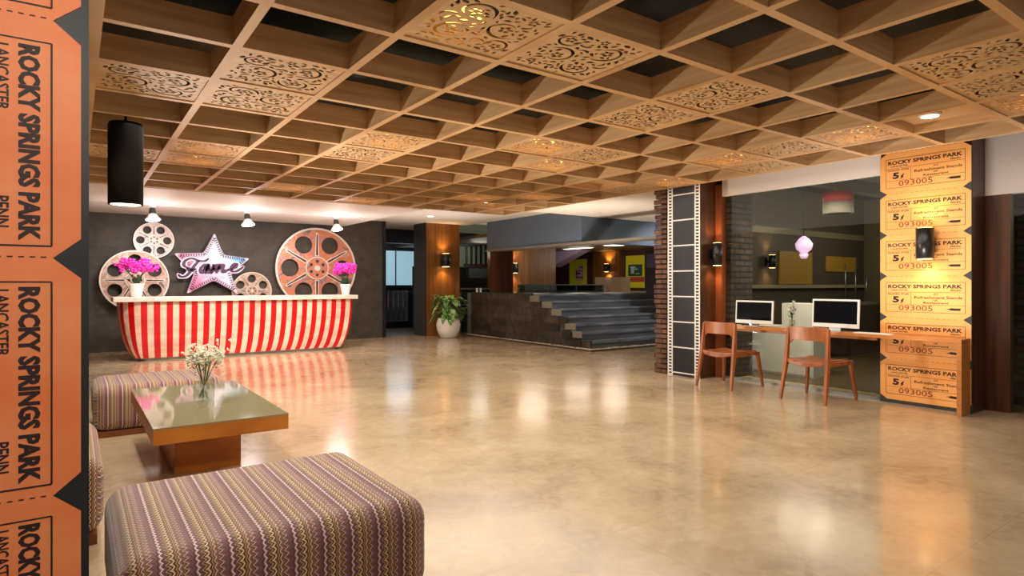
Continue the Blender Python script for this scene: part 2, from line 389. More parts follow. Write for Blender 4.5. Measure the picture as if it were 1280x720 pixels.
# ------------------------------------------------------------------ filigree ceiling panels
def filigree():
    L = .66; N = 300; occ = np.zeros((N, N), bool)
    g = (np.arange(N) + .5) / N * L - L / 2; GXX, GYY = np.meshgrid(g, g)
    loops = [[(-L/2, -L/2), (L/2, -L/2), (L/2, L/2), (-L/2, L/2)]]
    def raster(p):
        p = np.array(p); ins = np.zeros((N, N), bool); j = len(p) - 1
        for i in range(len(p)):
            xi, yi = p[i]; xj, yj = p[j]
            c = ((yi > GYY) != (yj > GYY)) & (GXX < (xj - xi) * (GYY - yi) / (yj - yi + 1e-12) + xi)
            ins ^= c; j = i
        return ins
    def dil(m, k=2):
        r = m.copy()
        for dx in range(-k, k+1):
            for dy in range(-k, k+1): r |= np.roll(np.roll(m, dx, 0), dy, 1)
        return r
    def add(p):
        nonlocal occ
        if any(abs(x) > .305 or abs(y) > .305 for x, y in p): return False
        m = raster(p)
        if m.sum() < 12 or (dil(m) & occ).any(): return False
        occ |= m; loops.append([tuple(q) for q in p]); return True
    def stroke(pts, w0, w1):
        pts = [Vector((*p, 0)) for p in pts]; a = []; b = []
        for k, p in enumerate(pts):
            d = (pts[min(k+1, len(pts)-1)] - pts[max(0, k-1)]).normalized(); nrm = Vector((-d.y, d.x, 0))
            t = k / (len(pts)-1); ww = (w0 + (w1-w0)*t) * (.25 + .75*min(1, 6*min(t, 1-t)))
            a.append(p + nrm*ww/2); b.append(p - nrm*ww/2)
        return [(v.x, v.y) for v in a + b[::-1]]
    def spiral(cx, cy, r0, r1, a0, sw, n=22):
        return [(cx + (r0+(r1-r0)*k/n)*math.cos(a0+sw*k/n), cy + (r0+(r1-r0)*k/n)*math.sin(a0+sw*k/n)) for k in range(n+1)]
    rnd = random.Random(5)
    def flower(cx, cy, r, a):
        for k in range(5):
            t = a + k*2*PI/5
            p = [(cx + math.cos(t)*(r*.22+r*.78*q) - math.sin(t)*s*r*.36*math.sin(PI*min(1,q*.85+.1)), cy + math.sin(t)*(r*.22+r*.78*q) + math.cos(t)*s*r*.3*math.sin(PI*min(1,q*.85+.1)))
                 for s, qs in ((1, (0,.35,.7,1)), (-1, (.85,.5,.15))) for q in qs]
            m = raster(p)
            if not (m & occ).any(): add_raw(p, m)
    def add_raw(p, m):
        nonlocal occ
        occ |= m; loops.append(p)
    for fx, fy, r, a in ((-.12,.06,.045,.3), (.14,.16,.045,.9), (.13,-.13,.045,.1), (-.2,-.17,.04,.7), (-.2,.22,.036,.2), (.0,-.25,.034,.5)):
        flower(fx, fy, r*1.05, a)
    for sp, w0, w1 in ((spiral(-.12,.06,.125,.06,-2.4,4.6), .027, .012), (spiral(.14,.16,.12,.06,3.3,-4.6), .027, .012),
                       (spiral(.13,-.13,.12,.06,1.9,-4.8), .027, .012), (spiral(-.2,-.17,.09,.05,.4,4.4), .024, .011)):
        add(stroke(sp, w0, w1))
    for _ in range(26):
        cx, cy = rnd.uniform(-.28,.28), rnd.uniform(-.28,.28)
        r = rnd.uniform(.05,.11); a = rnd.uniform(0, 2*PI)
        add(stroke(spiral(cx, cy, r, r*.8, a, rnd.choice((-1,1))*rnd.uniform(.9,2.2), 10), .027, .012))
    for _ in range(900):
        cx, cy = rnd.uniform(-.29,.29), rnd.uniform(-.29,.29); t = rnd.uniform(0, 2*PI); r = rnd.uniform(.036,.066); b = rnd.uniform(-.4,.4)
        p = []
        for s, qs in ((1, (0,.3,.6,.85,1)), (-1, (.8,.55,.25))):
            for q in qs:
                px_, py_ = q*r, s*r*.27*math.sin(PI*q**.8) + b*r*q*q
                p.append((cx + px_*math.cos(t) - py_*math.sin(t), cy + px_*math.sin(t) + py_*math.cos(t)))
        add(p)
        if len(loops) > 150: break
    return curve_mesh('carved_panel', loops, .006)
FIL = filigree()
M_panel = mat('pale_carved_board', (216, 182, 138), .5, c2=(200, 162, 116), nscale=(2, 20, 2))
FIL.materials.append(M_panel)
bm = new_bm()
hh = .66/2
for a in ((-hh-.0, -hh+.012, -hh, hh), (hh-.012, hh, -hh, hh), (-hh+.012, hh-.012, -hh, -hh+.012), (-hh+.012, hh-.012, hh-.012, hh)):
    box(bm, a[0], a[1], a[2], a[3], .0072, .03)
FR = bpy.data.meshes.new('panel_frame'); bm.to_mesh(FR); bm.free(); FR.materials.append(M_wood)
bm = new_bm(); cyl(bm, (.03, .02, .07), .2, .02, seg=24) 
LB = bpy.data.meshes.new('lamp'); bm.to_mesh(LB); bm.free(); LB.materials.append(M_goldglow)
CELLS = [  # (i, j, lit, which one)
 (2,5,1,'right of the black pendant, largest one at the top edge, pale glints showing through'),
 (3,5,0,'second largest, right next to the one at the top edge'),
 (1,7,0,'front one of the two stacked above the star sign'),
 (1,8,0,'rear one of the two stacked above the star sign'),
 (0,8,0,'against the left edge beam above the black pendant'),
 (5,6,0,'middle of the ceiling, left one of the adjoining dark pair'),
 (5,5,0,'middle of the ceiling, right one of the adjoining dark pair'),
 (5,8,1,'golden lit, middle of the ceiling behind the dark pair'),
 (6,8,0,'unlit, touching the right side of the golden middle one'),
 (6,9,1,'lit, just behind the unlit middle one'),
 (3,9,1,'brightest golden one above the big film reel'),
 (3,10,0,'unlit, directly behind the brightest one above the big film reel'),
 (1,11,1,'golden lit, right of the black pendant, nearer of two'),
 (1,12,1,'golden lit, right of the black pendant, farther of two'),
 (0,12,0,'dim one half hidden behind the black pendant'),
 (6,3,0,'top right, leftmost of the row of three dark ones'),
 (7,3,0,'top right, middle of the row of three dark ones'),
 (8,3,1,'top right corner, glinting last of the row of three'),
 (8,5,1,'golden lit, left of the orange ticket pillar'),
 (8,6,0,'unlit, above the shop glass, between golden ones'),
 (8,7,1,'golden lit, above the film strip pillar, nearer'),
 (9,7,0,'at the right edge above the shop glass fascia'),
 (9,9,1,'golden lit at the right edge, over the film strip'),
 (9,10,0,'unlit at the right edge just beyond the film strip'),
 (3,14,1,'golden lit far one above the small leaning reel'),
 (7,13,1,'far golden lit one above the wooden pillar'),
 (5,15,1,'lit one at the far ceiling edge beside the reception soffit'),
 (8,12,1,'far lit one above the stone steps')]
for i, j, lit, which in CELLS:
    o = bpy.data.objects.new('carved_ceiling_panel', None); COL.objects.link(o)
    cx = GX[i] + S0/2 + (.009 if i == 0 else 0); cy = -1.02 + S0*(j+.5)
    o.location = (cx, cy, GZ + .012); o.empty_display_size = .1
    tag(o, 'carved floral ceiling panel, ' + which, 'ceiling panel', 'carved floral panels in the ceiling grid')
    if len(o['label'].split()) > 16: print('LONG', o['label'])
    p = bpy.data.objects.new('carved_board', FIL); COL.objects.link(p); p.parent = o
    p.scale = ((.642/.66) if i == 0 else 1, 1, 1)
    if (i + j) % 2: p.rotation_euler = (0, 0, PI)
    q = bpy.data.objects.new('panel_frame', FR); COL.objects.link(q); q.parent = o; q.scale = p.scale
    if lit:
        q = bpy.data.objects.new('lamp', LB); COL.objects.link(q); q.parent = o
        if (i, j) == (2, 5): q.scale = (.6, .6, 1); q.location = (-.08, .08, 0)
        lamp('panel_lamp', 'POINT', (cx-.2, cy, GZ + .12), .3, AMB, .04)

# ------------------------------------------------------------------ downlights
def downlight(x, y, z, label, power=25, plate=True):
    power *= .4
    t = empty('recessed_downlight', (x, y, z)); tag(t, label, 'downlight')
    if plate:
        px_, py_ = GX[8] + S0/2 - x, -1.02 + S0*(int((y + 1.02)/S0) + .5) - y
        bx('backing_board', (px_-.325, px_+.325, py_-.325, py_+.325, .012, .03), M_wood, t)
    bm = new_bm(); lathe(bm, [(.075, -.012), (.085, -.008), (.088, .0), (.088, .011)], seg=28); obj('housing', bm, M_whitem, t)
    bm = new_bm(); cyl(bm, (0, 0, -.016), .066, .004); obj('lamp', bm, M_glow, t)
    lamp('downlight_beam', 'SPOT', (x, y, z - .04), power, WARM, .05, (x, y, 0), 2.4, .6)
downlight(6.18, 2.28, 2.85, 'round downlight glowing in a ceiling coffer left of the ticket pillar', 18)
downlight(6.00, 6.31, 2.85, 'round downlight glowing in a coffer left of the film strip pillar', 18)
downlight(6.10, 9.31, 2.85, 'round downlight glowing in a far coffer above the potted plant side', 18)
downlight(6.75, 12.72, 2.94, 'round downlight in the white ceiling before the wooden pillar', 20, False)
downlight(10.28, 8.9, 2.775, 'small round downlight in the white ceiling above the stone steps', 15, False)

# ------------------------------------------------------------------ ticket sheets
def ticket_parts(parent, W, Hh, loc, rot, mpaper, d=.073, nt=.05, big=False):
    """one ticket: paper with cut corners, printed frame and words; local X right, Z up, faces -Y"""
    bm = new_bm()
    prism(bm, [(0,nt),(d,0),(W-d,0),(W,nt),(W,Hh-nt),(W-d,Hh),(d,Hh),(0,Hh-nt)], -.002, 0)
    tk = obj('ticket', bm, mpaper, parent); tk.location = loc; tk.rotation_euler = rot
    bm = new_bm()
    k = .0024 if not big else .0035
    X = lambda a: a * W; Z = lambda b: (1 - b) * Hh
    def hl(a0, a1, b, t=k): box(bm, X(a0), X(a1), -.0034, -.0021, Z(b) - t/2, Z(b) + t/2)
    def vl(a, b0, b1, t=k): box(bm, X(a)-t/2, X(a)+t/2, -.0034, -.0021, Z(b1), Z(b0))
    def tx(s, a0, a1, b0, b1, bold=0): text_into(bm, s, X(a0), X(a1), Z(b1), Z(b0), -.0022, bold)
    if big: L, R, T, B = .10, .95, .17, .86
    else: L, R, T, B = .07, .94, .155, .86
    hl(L, R, T, k*1.6); hl(L, R, B, k*1.3); vl(L, T, B, k*1.3); vl(R, T, B, k*1.6)
    h = B - T
    if big:
        tx('ROCKY SPRINGS PARK', L+.02, R-.02, T+h*.09, T+h*.27, .05)
        tx('LANCASTER,', L+.03, L+.31, T+h*.34, T+h*.46, .02)
        tx('PENN.', R-.2, R-.06, T+h*.34, T+h*.46, .02)
        T += h*.14; h *= .86
    else:
        tx('ROCKY SPRINGS PARK', L+.025, R-.03, T+h*.07, T+h*.20, .03)
        tx('LANCASTER,', L+.06, L+.26, T+h*.235, T+h*.29, .012)
        tx('PENN.', R-.15, R-.04, T+h*.235, T+h*.29, .012)
    hl(L, R, T+h*.33); hl(L, R, T+h*.75); vl(L+.29, T+h*.33, T+h*.75)
    tx('GOOD FOR', L+.02, L+.27, T+h*.36, T+h*.42, .012)
    tx('5', L+.08, L+.155, T+h*.47, T+h*.69, .05); tx('c', L+.175, L+.205, T+h*.57, T+h*.66, .02); tx('/', L+.17, L+.215, T+h*.53, T+h*.70, .01)
    tx('AT', L+.54, L+.59, T+h*.365, T+h*.42, .012)
    tx('Refreshment Stands', L+.33, R-.03, T+h*.455, T+h*.545, .008)
    tx('OR', L+.54, L+.585, T+h*.57, T+h*.62, .01)
    tx('Restaurant', L+.43, L+.70, T+h*.64, T+h*.71, .008)
    # pointing hand mark
    z0 = Z(T+h*.875); a = X(R-.2)
    prism(bm, [(a, z0), (a+.03, z0+.006), (a+.05, z0+.014), (a+.09, z0+.012), (a+.135, z0+.012), (a+.135, z0-.012), (a+.09, z0-.013), (a+.05, z0-.012), (a+.03, z0-.004)], -.0034, -.0021)
    n = 13
    for q in range(n):
        if big: box(bm, W-.005, W-.001, -.0034, -.0021, Hh*(.03+.8*q/n), Hh*(.03+.8*(q+.5)/n))
        else: box(bm, X(.12+.76*q/n), X(.12+.76*(q+.5)/n), -.0034, -.0021, Hh-.004, Hh-.0016)
    obj('print', bm, M_ink, tk)
    bm = new_bm(); text_into(bm, '093005', X(L+.15), X(L+.53), Z(T+h*.95), Z(T+h*.77), -.0036, 0); obj('serial_number', bm, M_inkred, tk)
    return tk
# pillar carrying the ticket poster
sbx('pillar_ticket', (7.62, 8.15, 2.42, 3.31, 0, 3.4), M_darkwood)
tp = empty('ticket_poster', (7.60, 3.31, 0)); tag(tp, 'tall orange poster of repeated park tickets on the right pillar', 'poster')
b_ = bx('board', (0, .018, -.89, 0, .0, 2.80), M_notch, tp)
for k in range(6):
    ticket_parts(tp, .885, .4675, (0, -.002, .04 + .4675*k - (.035 if k == 0 else 0)*0), (0, 0, -PI/2), M_ticket)
# near partition with the enlarged tickets on their side
pb = empty('ticket_partition', (0, 2.5, 0)); tag(pb, 'near partition at the left edge with huge orange tickets printed sideways', 'partition')
bx('board', (-.50, .042, .004, .06, 0, 3.0), M_board, pb)
for k, zt in enumerate((2.985, 2.21, 1.435, .66)):
    W_ = .775 if k < 3 else .655
    ticket_parts(pb, .775, .46, (-.44, .002, zt), (0, PI/2, 0), M_ticketbig, d=.065, nt=.075, big=True) if k < 3 else None
ticket_parts(pb, .655, .46, (-.44, .002, .66), (0, PI/2, 0), M_ticketbig, d=.065, nt=.075, big=True)

# ------------------------------------------------------------------ reception counter
cn = empty('reception_counter', (2.715, 12.45, 0)); tag(cn, 'long reception counter with bowed red and white striped front', 'counter')
def ring(hw, yf, n_side=8, n_c=10, n_f=60, r=.34, yb=.72, rr=None):
    pts = []; rr = r if rr is None else rr
    for k in range(n_side): pts.append((-hw, yb - (yb - (yf + r)) * k / n_side))
    for k in range(n_c): t = PI/2 * k / n_c; pts.append((-hw + r - r*math.cos(t), yf + r - r*math.sin(t)))
    for k in range(n_f + 1): pts.append((-hw + r + (2*hw - r - rr)*k/n_f, yf))
    for k in range(1, n_c + 1): t = PI/2 * k / n_c; pts.append((hw - rr + rr*math.sin(t), yf + rr - rr*math.cos(t)))
    for k in range(1, n_side + 1): pts.append((hw, yf + rr + (yb - (yf+rr)) * k / n_side))
    return pts
zs = [.05 + i*(1.05-.05)/16 for i in range(17)]
top = ring(2.085, 0, rr=.10)
L_ = [0]
for a, b in zip(top, top[1:]): L_.append(L_[-1] + math.dist(a, b))
bm = new_bm(); uvl = bm.loops.layers.uv.new('UVMap'); rings = []
for z in zs:
    q = math.sqrt(max(0, 1 - (1 - z/1.05)**2)); hw = 1.74 + .345*q
    rings.append([(bm.verts.new((x, y, z)), l) for (x, y), l in zip(ring(hw, .06 - .06*q, r=.34 - .30*(1-q), rr=.10 - .06*(1-q)), L_)])
for a, b in zip(rings, rings[1:]):
    for i in range(len(a)-1):
        f = bm.faces.new((a[i][0], a[i+1][0], b[i+1][0], b[i][0])); f.smooth = True
        for lp, l in zip(f.loops, (a[i][1], a[i+1][1], b[i+1][1], b[i][1])): lp[uvl].uv = (l, lp.vert.co.z)
s = Sh('red_white_stripe_lacquer'); uv = s.n('ShaderNodeUVMap'); sp = s.n('ShaderNodeSeparateXYZ'); s.l(uv.outputs[0], sp.inputs[0])
c = s.ramp(s.math('FRACT', s.math('DIVIDE', sp.outputs[0], .1985)), [(0, (244, 208, 186)), (.5, (214, 8, 12))], 'CONSTANT')
n = s.n('ShaderNodeTexNoise'); n.inputs['Scale'].default_value = 7; n.inputs['Detail'].default_value = 6
mx = s.n('ShaderNodeMix', data_type='RGBA', blend_type='MULTIPLY'); mx.inputs[0].default_value = 1
s.l(c, mx.inputs[6]); s.l(s.ramp(n.outputs[0], [(.3, (218, 206, 200)), (.6, (255, 255, 255))]), mx.inputs[7]); s.l(mx.outputs[2], s.b.inputs['Base Color']); s.b.inputs['Roughness'].default_value = .3
me = bpy.data.meshes.new('striped_front'); bm.to_mesh(me); bm.free(); link('striped_front', me, s.m, cn)
bm = new_bm(); p = ring(1.74, .10, r=.1, yb=.68); vs = [bm.verts.new((x, y, 0)) for x, y in p]; f = bm.faces.new(vs)
e = bmesh.ops.extrude_face_region(bm, geom=[f]); [setattr(v.co, 'z', .06) for v in e['geom'] if isinstance(v, bmesh.types.BMVert)]
obj('plinth', bm, mat('grey_plinth', (176, 170, 160), .4), cn)
bm = new_bm(); p = [(-2.17, .78), (-2.17, -.07), (2.15, -.07), (2.15, .78)]; vs = [bm.verts.new((x, y, 1.045)) for x, y in p]; f = bm.faces.new(vs)
e = bmesh.ops.extrude_face_region(bm, geom=[f]); [setattr(v.co, 'z', 1.125) for v in e['geom'] if isinstance(v, bmesh.types.BMVert)]
obj('worktop', bm, mat('white_marble_top', (238, 226, 214), .25, c2=(214, 200, 186), nscale=(5,5,5)), cn, .006)

# ------------------------------------------------------------------ film reels on the wall
M_reel = [None]
def reel_mat(name, a, b, c):
    s = Sh(name); tc = s.n('ShaderNodeTexCoord'); n = s.n('ShaderNodeTexNoise'); n.inputs['Scale'].default_value = 3.2; n.inputs['Detail'].default_value = 6; n.inputs['Distortion'].default_value = 1.5
    s.l(tc.outputs['Object'], n.inputs['Vector']); s.l(s.ramp(n.outputs[0], [(.32, a), (.45, b), (.56, c), (.7, (90, 60, 50))]), s.b.inputs['Base Color'])
    s.b.inputs['Roughness'].default_value = .38; s.b.inputs['Metallic'].default_value = .25; return s.m
M_r1 = reel_mat('rusty_orange_reel_metal', (196, 172, 160), (214, 120, 66), (186, 140, 132))
M_r2 = reel_mat('pale_bronze_reel_metal', (214, 196, 180), (176, 136, 112), (206, 184, 172))
M_r3 = reel_mat('silver_reel_metal', (224, 212, 206), (200, 176, 170), (216, 204, 200))
M_rline = mat('reel_pale_edge', (232, 218, 208), .35, .2)
M_rdark = mat('reel_dark_recess', (62, 46, 42), .5)
def circ(cx, cy, r, n=36, rev=False): return [(cx + r*math.cos(2*PI*k/n), cy + r*math.sin(2*PI*k/n)) for k in range(n)]
def reel(x, z, R, hole0, m, label, y=14.56, hr=.212, hp=.655, mid=True):
    t = empty('film_reel', (x, y, z)); tag(t, label, 'film reel', 'film reels on the slate wall')
    rot = (PI/2, 0, 0)
    loops = [circ(0, 0, R, 72)] + [circ(hp*R*math.cos(hole0+k*PI/3), hp*R*math.sin(hole0+k*PI/3), hr*R) for k in range(6)]
    d = link('disc', curve_mesh('disc', loops, .05), m, t); d.rotation_euler = rot; d.location = (0, -.045, 0)
    r_ = link('rim', curve_mesh('rim', [circ(0,0,R*1.0,72), circ(0,0,R*.955,72)], .02), M_rline, t); r_.rotation_euler = rot; r_.location = (0, -.078, 0)
    for k in range(6):
        a = hole0 + PI/6 + k*PI/3; ca, sa = math.cos(a), math.sin(a)
        def P(u, v): return (u*ca - v*sa, u*sa + v*ca)
        w0, w1 = R*.05, R*.03
        o_ = [P(R*.3, -w0), P(R*.86, -w1), P(R*.885, 0), P(R*.86, w1), P(R*.3, w0)]
        i_ = [P(R*.3+.0, -w0*.62), P(R*.84, -w1*.55), P(R*.84, w1*.55), P(R*.3, w0*.62)]
        ii = [P(R*.31, -w0*.5), P(R*.8, -w1*.4), P(R*.8, w1*.4), P(R*.31, w0*.5)]
        o1 = link('spoke', curve_mesh('spoke', [o_, [P(R*.315, -w0*.62), P(R*.84, -w1*.5), P(R*.84, w1*.5), P(R*.315, w0*.62)]], .02), M_rline, t); o1.rotation_euler = rot; o1.location = (0, -.08, 0)
        o2 = link('spoke_groove', curve_mesh('g', [[P(R*.32, -w0*.4), P(R*.83, -w1*.3), P(R*.83, w1*.3), P(R*.32, w0*.4)]], .01), M_rdark, o1)
    hubl = [circ(0,0,R*.27,40)] + [circ(R*.17*math.cos(k*PI/3+hole0+PI/6), R*.17*math.sin(k*PI/3+hole0+PI/6), R*.042, 14) for k in range(6)]
    h = link('hub', curve_mesh('hub', hubl, .03), m, t); h.rotation_euler = rot; h.location = (0, -.086, 0)
    h2 = link('hub_ring', curve_mesh('hr', [circ(0,0,R*.285,40), circ(0,0,R*.262,40)], .036), M_rline, t); h2.rotation_euler = rot; h2.location = (0, -.088, 0)
    bm = new_bm(); cyl(bm, (0, -.1, 0), R*.24, .03, 'Y', 32); 
    hb = obj('hub_back', bm, M_rdark, t); hb.location = (0, .0285, 0)
    bm = new_bm(); cyl(bm, (0, -.112, 0), R*.07, .012, 'Y', 20); cb = obj('hub_cap', bm, M_rline, t)
    # bracket that holds it off the wall
    bm = new_bm(); cyl(bm, (0, -.02, 0), .05, 14.598 - y + .02, 'Y', 16); obj('bracket', bm, M_dark, t)
    return t
reel(4.68, 1.73, .95, 0, M_r1, 'largest rusty orange film reel at the right of the reception wall')
reel(1.00, 1.43, .60, PI/6, M_r2, 'medium bronze film reel at the left end behind the counter', y=14.44)
reel(1.34, 2.25, .365, 0, M_r3, 'small silver film reel mounted highest, left of the star')
reel(3.23, 1.20, .42, PI/6, M_r2, 'small bronze film reel low on the wall between star and large reel')

# ------------------------------------------------------------------ star sign
st = empty('star_sign', (2.41, 14.4, 1.72)); tag(st, 'pink and blue star shaped sign with purple Fame script', 'sign')
def zx(a, b): return (1.69 + (a - 25)*1.45/795 - 2.41, 2.43 - (b - 60)*.00206 - 1.72)
star = [(440,55),(540,275),(825,310),(620,470),(690,685),(432,545),(150,680),(225,475),(22,275),(325,262)]
def round_poly(pts, r=.12):
    out = []
    n = len(pts)
    for i in range(n):
        p, a, b = Vector(pts[i]), Vector(pts[i-1]), Vector(pts[(i+1) % n])
        for t in (0, .5, 1):
            q0 = p + (a-p)*r*(1-t)*.6; q1 = p + (b-p)*r*t*.6
            if t == 0: out.append(tuple(p + (a-p)*r*.6))
            elif t == 1: out.append(tuple(p + (b-p)*r*.6))
            else: out.append(tuple(p*.5 + (p + (a-p)*r*.6)*.25 + (p + (b-p)*r*.6)*.25))
    return out
S_ = [zx(*p) for p in round_poly(star)]
cxs, czs = zx(430, 390)
def shrink(pts, k): return [(cxs + (x-cxs)*k, czs + (z-czs)*k) for x, z in pts]
s = Sh('star_pink_blue_gradient_paint'); tc = s.n('ShaderNodeTexCoord'); sp = s.n('ShaderNodeSeparateXYZ'); s.l(tc.outputs['Object'], sp.inputs[0])
n = s.n('ShaderNodeTexNoise'); n.inputs['Scale'].default_value = 2.5; s.l(tc.outputs['Object'], n.inputs['Vector'])
f = s.math('ADD', s.math('ADD', s.math('MULTIPLY', sp.outputs[0], .55), s.math('MULTIPLY', sp.outputs[2], .35)), s.math('MULTIPLY', n.outputs[0], .5))
s.l(s.ramp(f, [(0, (236, 130, 170)), (.15, (240, 200, 232)), (.38, (232, 230, 246)), (.6, (120, 196, 236))]), s.b.inputs['Base Color']); s.b.inputs['Roughness'].default_value = .35
s.b.inputs['Emission Color'].default_value = lin((220, 200, 230)); 
bm = new_bm(); prism(bm, S_, -.06, .0); obj('backing', bm, mat('star_white_edge', (240, 216, 236), .4), st)
bm = new_bm(); prism(bm, shrink(S_, .95), -.066, -.0602); obj('face', bm, s.m, st)
# film perforation border
bm = new_bm()
bo = [Vector(zx(*p)) for p in star]; ce = Vector((cxs, czs))
bo = [ce + (p-ce)*.86 for p in bo]
for i in range(10):
    a, b = bo[i], bo[(i+1) % 10]; d = b - a; ln = d.length; d.normalize(); nn = Vector((-d.y, d.x))
    k = max(1, int(ln/.045))
    for q in range(k):
        c0 = a + d*(q+.5)*ln/k
        pts = [c0 + d*u*.013 + nn*v*.018 for u, v in ((-1,-1),(1,-1),(1,1),(-1,1))]
        prism(bm, [tuple(p) for p in pts], -.069, -.0662)
    for off in (-.03, .03):
        a2, b2 = a + nn*off, b + nn*off
        pts = [a2 + nn*.004, b2 + nn*.004, b2 - nn*.004, a2 - nn*.004]; prism(bm, [tuple(p) for p in pts], -.069, -.0662)
obj('film_border', bm, mat('star_border_ink', (70, 44, 82), .4), st)
def ribbon(bm, pts, w0, y0, y1, smooth=3):
    P = [Vector(zx(*p)) for p in pts]
    # Catmull-Rom
    out = []
    for i in range(len(P)-1):
        p0, p1, p2, p3 = P[max(0,i-1)], P[i], P[i+1], P[min(len(P)-1, i+2)]
        for k in range(5):
            t = k/5; out.append(.5*((2*p1) + (-p0+p2)*t + (2*p0-5*p1+4*p2-p3)*t*t + (-p0+3*p1-3*p2+p3)*t**3))
    out.append(P[-1]); n = len(out); L, R = [], []
    for k, p in enumerate(out):
        d = (out[min(n-1, k+1)] - out[max(0, k-1)]).normalized(); nn = Vector((-d.y, d.x)); t = k/(n-1)
        ww = w0*(.7 + .5*abs(d.y)) * (.55 + .45*min(1, 7*min(t, 1-t)))
        L.append(p + nn*ww); R.append(p - nn*ww)
    for k in range(n-1):
        q = [L[k], L[k+1], R[k+1], R[k]]
        prism(bm, [tuple(v) for v in q], y0, y1)
    for p in (out[0], out[-1]): prism(bm, [(p.x + w0*.6*math.cos(t), p.y + w0*.6*math.sin(t)) for t in [k*PI/5 for k in range(10)]], y0, y1)
word = [[(160,420),(118,392),(135,345),(200,322),(275,345),(335,345),(370,322)], [(275,345),(222,400),(185,455),(140,500),(90,508),(62,488)], [(150,428),(190,440),(240,432)],
        [(372,382),(330,385),(290,425),(292,466),(325,462),(362,410),(378,380)], [(375,388),(355,440),(372,468),(405,440)],
        [(425,380),(418,430),(405,470)], [(412,440),(450,388),(478,388),(468,430),(458,466)], [(466,432),(505,384),(535,384),(525,425),(522,458),(550,455),(585,430)],
        [(618,428),(665,405),(680,372),(650,370),(618,405),(622,445),(665,450),(715,425),(750,400)]]
bm = new_bm()
for wd in word: ribbon(bm, wd, .052, -.082, -.07)
obj('word_outline', bm, mat('word_white', (244, 230, 244), .4), st)
for a_, b_ in ((0, 3), (3, 5), (5, 8), (8, 9)):
    bm = new_bm()
    for wd in word[a_:b_]: ribbon(bm, wd, .026, -.092, -.0822)
    obj('letter', bm, mat('word_purple', (78, 30, 82), .35), st)
bm = new_bm(); a = zx(305, 525); b = zx(550, 500); text_into(bm, 'STREET GOLD', a[0], b[0], a[1], b[1], -.0665, .01); obj('small_lettering', bm, mat('grey_letter', (150, 140, 160), .5), st)
bm = new_bm(); box(bm, -.1, .1, 0.001, .2, -.05, .05); obj('mount', bm, M_dark, st)

# ------------------------------------------------------------------ pots with magenta flowers on the counter
def orchid(x, label, s=1.0, spread=.32, hz=.56):
    t = empty('flower_pot', (x, 12.93, 1.125)); tag(t, label, 'potted flower')
    bm = new_bm(); lathe(bm, [(.075*s, 0), (.085*s, .01), (.12*s, .2*s), (.13*s, .235*s), (.115*s, .235*s), (.1*s, .2*s), (.0001, .195*s)]); obj('pot', bm, M_pot, t)
    bm = new_bm(); rnd = random.Random(int(x*10))
    for k in range(14):
        a = rnd.uniform(0, 2*PI); r = rnd.uniform(.08, .2); z = rnd.uniform(.28, .4)
        leaf(bm, (0, 0, .19*s), (r*math.cos(a), r*math.sin(a), z), .035)
    obj('leaves', bm, M_leafd, t)
    bm = new_bm()
    for k in range(5):
        a = rnd.uniform(0, 2*PI); e = (spread*.6*math.cos(a), spread*.4*math.sin(a), hz - .05)
        tube(bm, [(0,0,.18), (e[0]*.3, e[1]*.3, hz*.6), e], .006, 6)
    obj('stems', bm, M_leafd, t)
    bm = new_bm()
    for k in range(70):
        a = rnd.uniform(0, 2*PI); r = math.sqrt(rnd.random())
        c = (spread*r*math.cos(a), .5*spread*r*math.sin(a), hz + rnd.uniform(-.1, .1))
        d = rnd.uniform(.018, .034)
        for q in range(4):
            t2 = q*PI/2 + rnd.random(); blob(bm, (c[0] + d*math.cos(t2), c[1] + rnd.uniform(-.01,.01), c[2] + d*math.sin(t2)), d, 1, (1, .35, .8))
    obj('blossoms', bm, M_magenta, t)
def leaf(bm, a, b, w, droop=.0, seg=5):
    a, b = Vector(a), Vector(b); d = b - a; side = d.cross(Vector((0,0,1)))
    if side.length < 1e-4: side = Vector((1,0,0))
    side.normalize(); up = side.cross(d).normalized(); L, C, R = [], [], []
    for k in range(seg + 1):
        t = k/seg; p = a + d*t + Vector((0,0,1))*(-droop*t*t) ; ww = w*math.sin(PI*min(1, (t*.93+.04)))**.8
        L.append(bm.verts.new(p + side*ww + up*ww*.25)); C.append(bm.verts.new(p)); R.append(bm.verts.new(p - side*ww + up*ww*.25))
    for k in range(seg):
        for A, B in ((L, C), (C, R)):
            f = bm.faces.new((A[k], A[k+1], B[k+1], B[k])); f.smooth = True
orchid(.92, 'white pot of magenta flowers at the left end of the counter', 1.0, .34, .56)
orchid(4.80, 'white pot of magenta flowers at the right end of the counter', .95, .26, .56)

